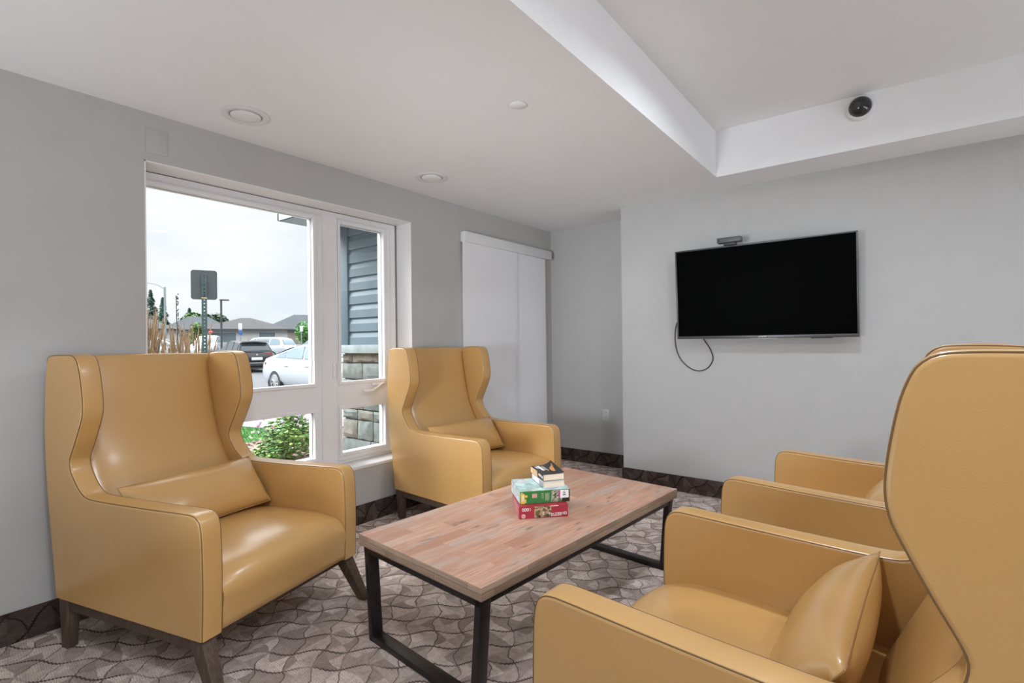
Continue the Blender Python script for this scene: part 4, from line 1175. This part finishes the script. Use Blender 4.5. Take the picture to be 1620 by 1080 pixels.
def lot_sign(label, loc, white_z, blue):
    t = thing('parking_sign', label, 'parking sign', loc, HR)
    bm = B(); add_tube(bm, [(0, .03, 0), (0, .03, white_z + .1)], .03, 8); obj('post', bm, POLE, t)
    obj('sign_plate', box(-.10, .10, -.005, .005, white_z - .2, white_z + .2, .004), PLATEM, t)
    if blue: obj('blue_plate', box(-.09, .12, -.005, .02, white_z - .52, white_z - .22, .004), simple('blue_sign', (.03, .10, .30), .4), t)
lot_sign('small white and blue parking sign in front of the grey bungalow', (-33.0, 15.0, .1), 2.35, True)
lot_sign('small white sign in front of the fresh green tree', (-33.7, 19.5, .1), 2.3, False)
#OUTSIDE-END

# ------------------------------------------------------------------ light
w = bpy.data.worlds.new('overcast_sky'); scene.world = w; w.use_nodes = True
nt = w.node_tree; bg = nt.nodes['Background']
tc = nt.nodes.new('ShaderNodeTexCoord'); mp = nt.nodes.new('ShaderNodeMapping'); mp.inputs['Scale'].default_value = (1, 1, 3.2)
nz = nt.nodes.new('ShaderNodeTexNoise'); nz.inputs['Scale'].default_value = 2.6; nz.inputs['Detail'].default_value = 5; nz.inputs['Roughness'].default_value = .5
rp = nt.nodes.new('ShaderNodeValToRGB'); e = rp.color_ramp.elements
e[0].position = .36; e[0].color = (.83, .90, .96, 1); e[1].position = .60; e[1].color = (1.0, 1.0, 1.0, 1)
nt.links.new(tc.outputs['Generated'], mp.inputs['Vector']); nt.links.new(mp.outputs[0], nz.inputs['Vector']); nt.links.new(nz.outputs['Fac'], rp.inputs['Fac'])
nt.links.new(rp.outputs[0], bg.inputs[0])
sx = nt.nodes.new('ShaderNodeSeparateXYZ'); nt.links.new(tc.outputs['Generated'], sx.inputs[0])
mr = nt.nodes.new('ShaderNodeMapRange'); mr.interpolation_type = 'SMOOTHSTEP'      # overcast sky: about three times brighter overhead than at the horizon
mr.inputs['From Min'].default_value = .25; mr.inputs['From Max'].default_value = .55; mr.inputs['To Min'].default_value = 1.03; mr.inputs['To Max'].default_value = 5.0
nt.links.new(sx.outputs[2], mr.inputs['Value'])
dt = nt.nodes.new('ShaderNodeVectorMath'); dt.operation = 'DOT_PRODUCT'; nt.links.new(tc.outputs['Generated'], dt.inputs[0])
dt.inputs[1].default_value = Vector((-.70, -.45, .66)).normalized()                # the sun behind thin cloud, high on the window side
mx_ = nt.nodes.new('ShaderNodeMath'); mx_.operation = 'MAXIMUM'; mx_.inputs[1].default_value = 0; nt.links.new(dt.outputs['Value'], mx_.inputs[0])
pw_ = nt.nodes.new('ShaderNodeMath'); pw_.operation = 'POWER'; pw_.inputs[1].default_value = 34; nt.links.new(mx_.outputs[0], pw_.inputs[0])
ma_ = nt.nodes.new('ShaderNodeMath'); ma_.operation = 'MULTIPLY_ADD'; ma_.inputs[1].default_value = 46; nt.links.new(pw_.outputs[0], ma_.inputs[0]); nt.links.new(mr.outputs[0], ma_.inputs[2])
nt.links.new(ma_.outputs[0], bg.inputs[1])

def area(name, loc, rot, sx, sy, power, col=(1, 1, 1), spread=180):
    l = bpy.data.lights.new(name, 'AREA'); l.shape = 'RECTANGLE'; l.size = sx; l.size_y = sy; l.energy = power; l.color = col; l.spread = R(spread)
    o = link(bpy.data.objects.new(name, l)); o.location = loc; o.rotation_euler = rot; return o
def aim(name, loc, to, size, power, spread):
    o = area(name, loc, (0, 0, 0), size, size, power, TINT, spread)
    o.rotation_euler = (Vector(to) - Vector(loc)).to_track_quat('-Z', 'Y').to_euler(); return o
def pot(x, y, z, power, spread=180):
    l = bpy.data.lights.new('ceiling_pot', 'AREA'); l.shape = 'DISK'; l.size = .16; l.energy = power; l.spread = R(spread); l.color = TINT
    o = link(bpy.data.objects.new('ceiling_pot', l)); o.location = (x, y, z - .004); return o
# ceiling pots in the tray (above the picture), an added fill along the right wall, and two added fills behind the camera
TINT = (.915, .985, 1.075)
pot(-.22, 2.5, ZH, 17, 160); pot(1.3, 2.5, ZH, 15, 160); pot(-.5, .2, ZH, 22); pot(1.2, .2, ZH, 20)
area('fill_right', (XR - .08, .6, 1.0), (R(90 + 28), 0, R(90)), 6.5, 1.7, 150, TINT)  # added broad fill tilted upwards; the right wall has no opening
area('fill_up', (-2.0, -1.5, .5), (R(180), 0, 0), 1.6, 2.4, 34, TINT)  # added up-facing panel to brighten the dropped ceiling
aim('fill_corner', (-1.35, -.9, 1.15), (-2.0, 4.6, 1.72), .5, 9.5, 54)  # added narrow fill lifting the recess and the television wall
# ------------------------------------------------------------------ camera
cam = bpy.data.cameras.new('camera'); co = link(bpy.data.objects.new('camera', cam))
yaw, pitch, roll, f = .654902, .001648, -.011819, 806.943
fw = Vector((-math.sin(yaw) * math.cos(pitch), math.cos(yaw) * math.cos(pitch), math.sin(pitch)))
r = Vector((math.cos(yaw), math.sin(yaw), 0)); u = r.cross(fw)
r2 = math.cos(roll) * r + math.sin(roll) * u; u2 = -math.sin(roll) * r + math.cos(roll) * u
m = Matrix((r2, u2, -fw)).transposed().to_4x4(); m.translation = (0, 0, 1.26)
co.matrix_world = m
cam.sensor_width = 36; cam.lens = f / 1620 * 36; cam.clip_start = .02; cam.clip_end = 500
scene.camera = co
vs = scene.view_settings
scene.display_settings.display_device = 'sRGB'
vs.view_transform = 'Standard'; vs.look = 'None'; vs.exposure = .05; vs.gamma = 1; vs.use_curve_mapping = False
scene.cycles.use_denoising = True
scene.cycles.max_bounces = 8; scene.cycles.diffuse_bounces = 5; scene.cycles.transparent_max_bounces = 12
scene.cycles.sample_clamp_indirect = 6
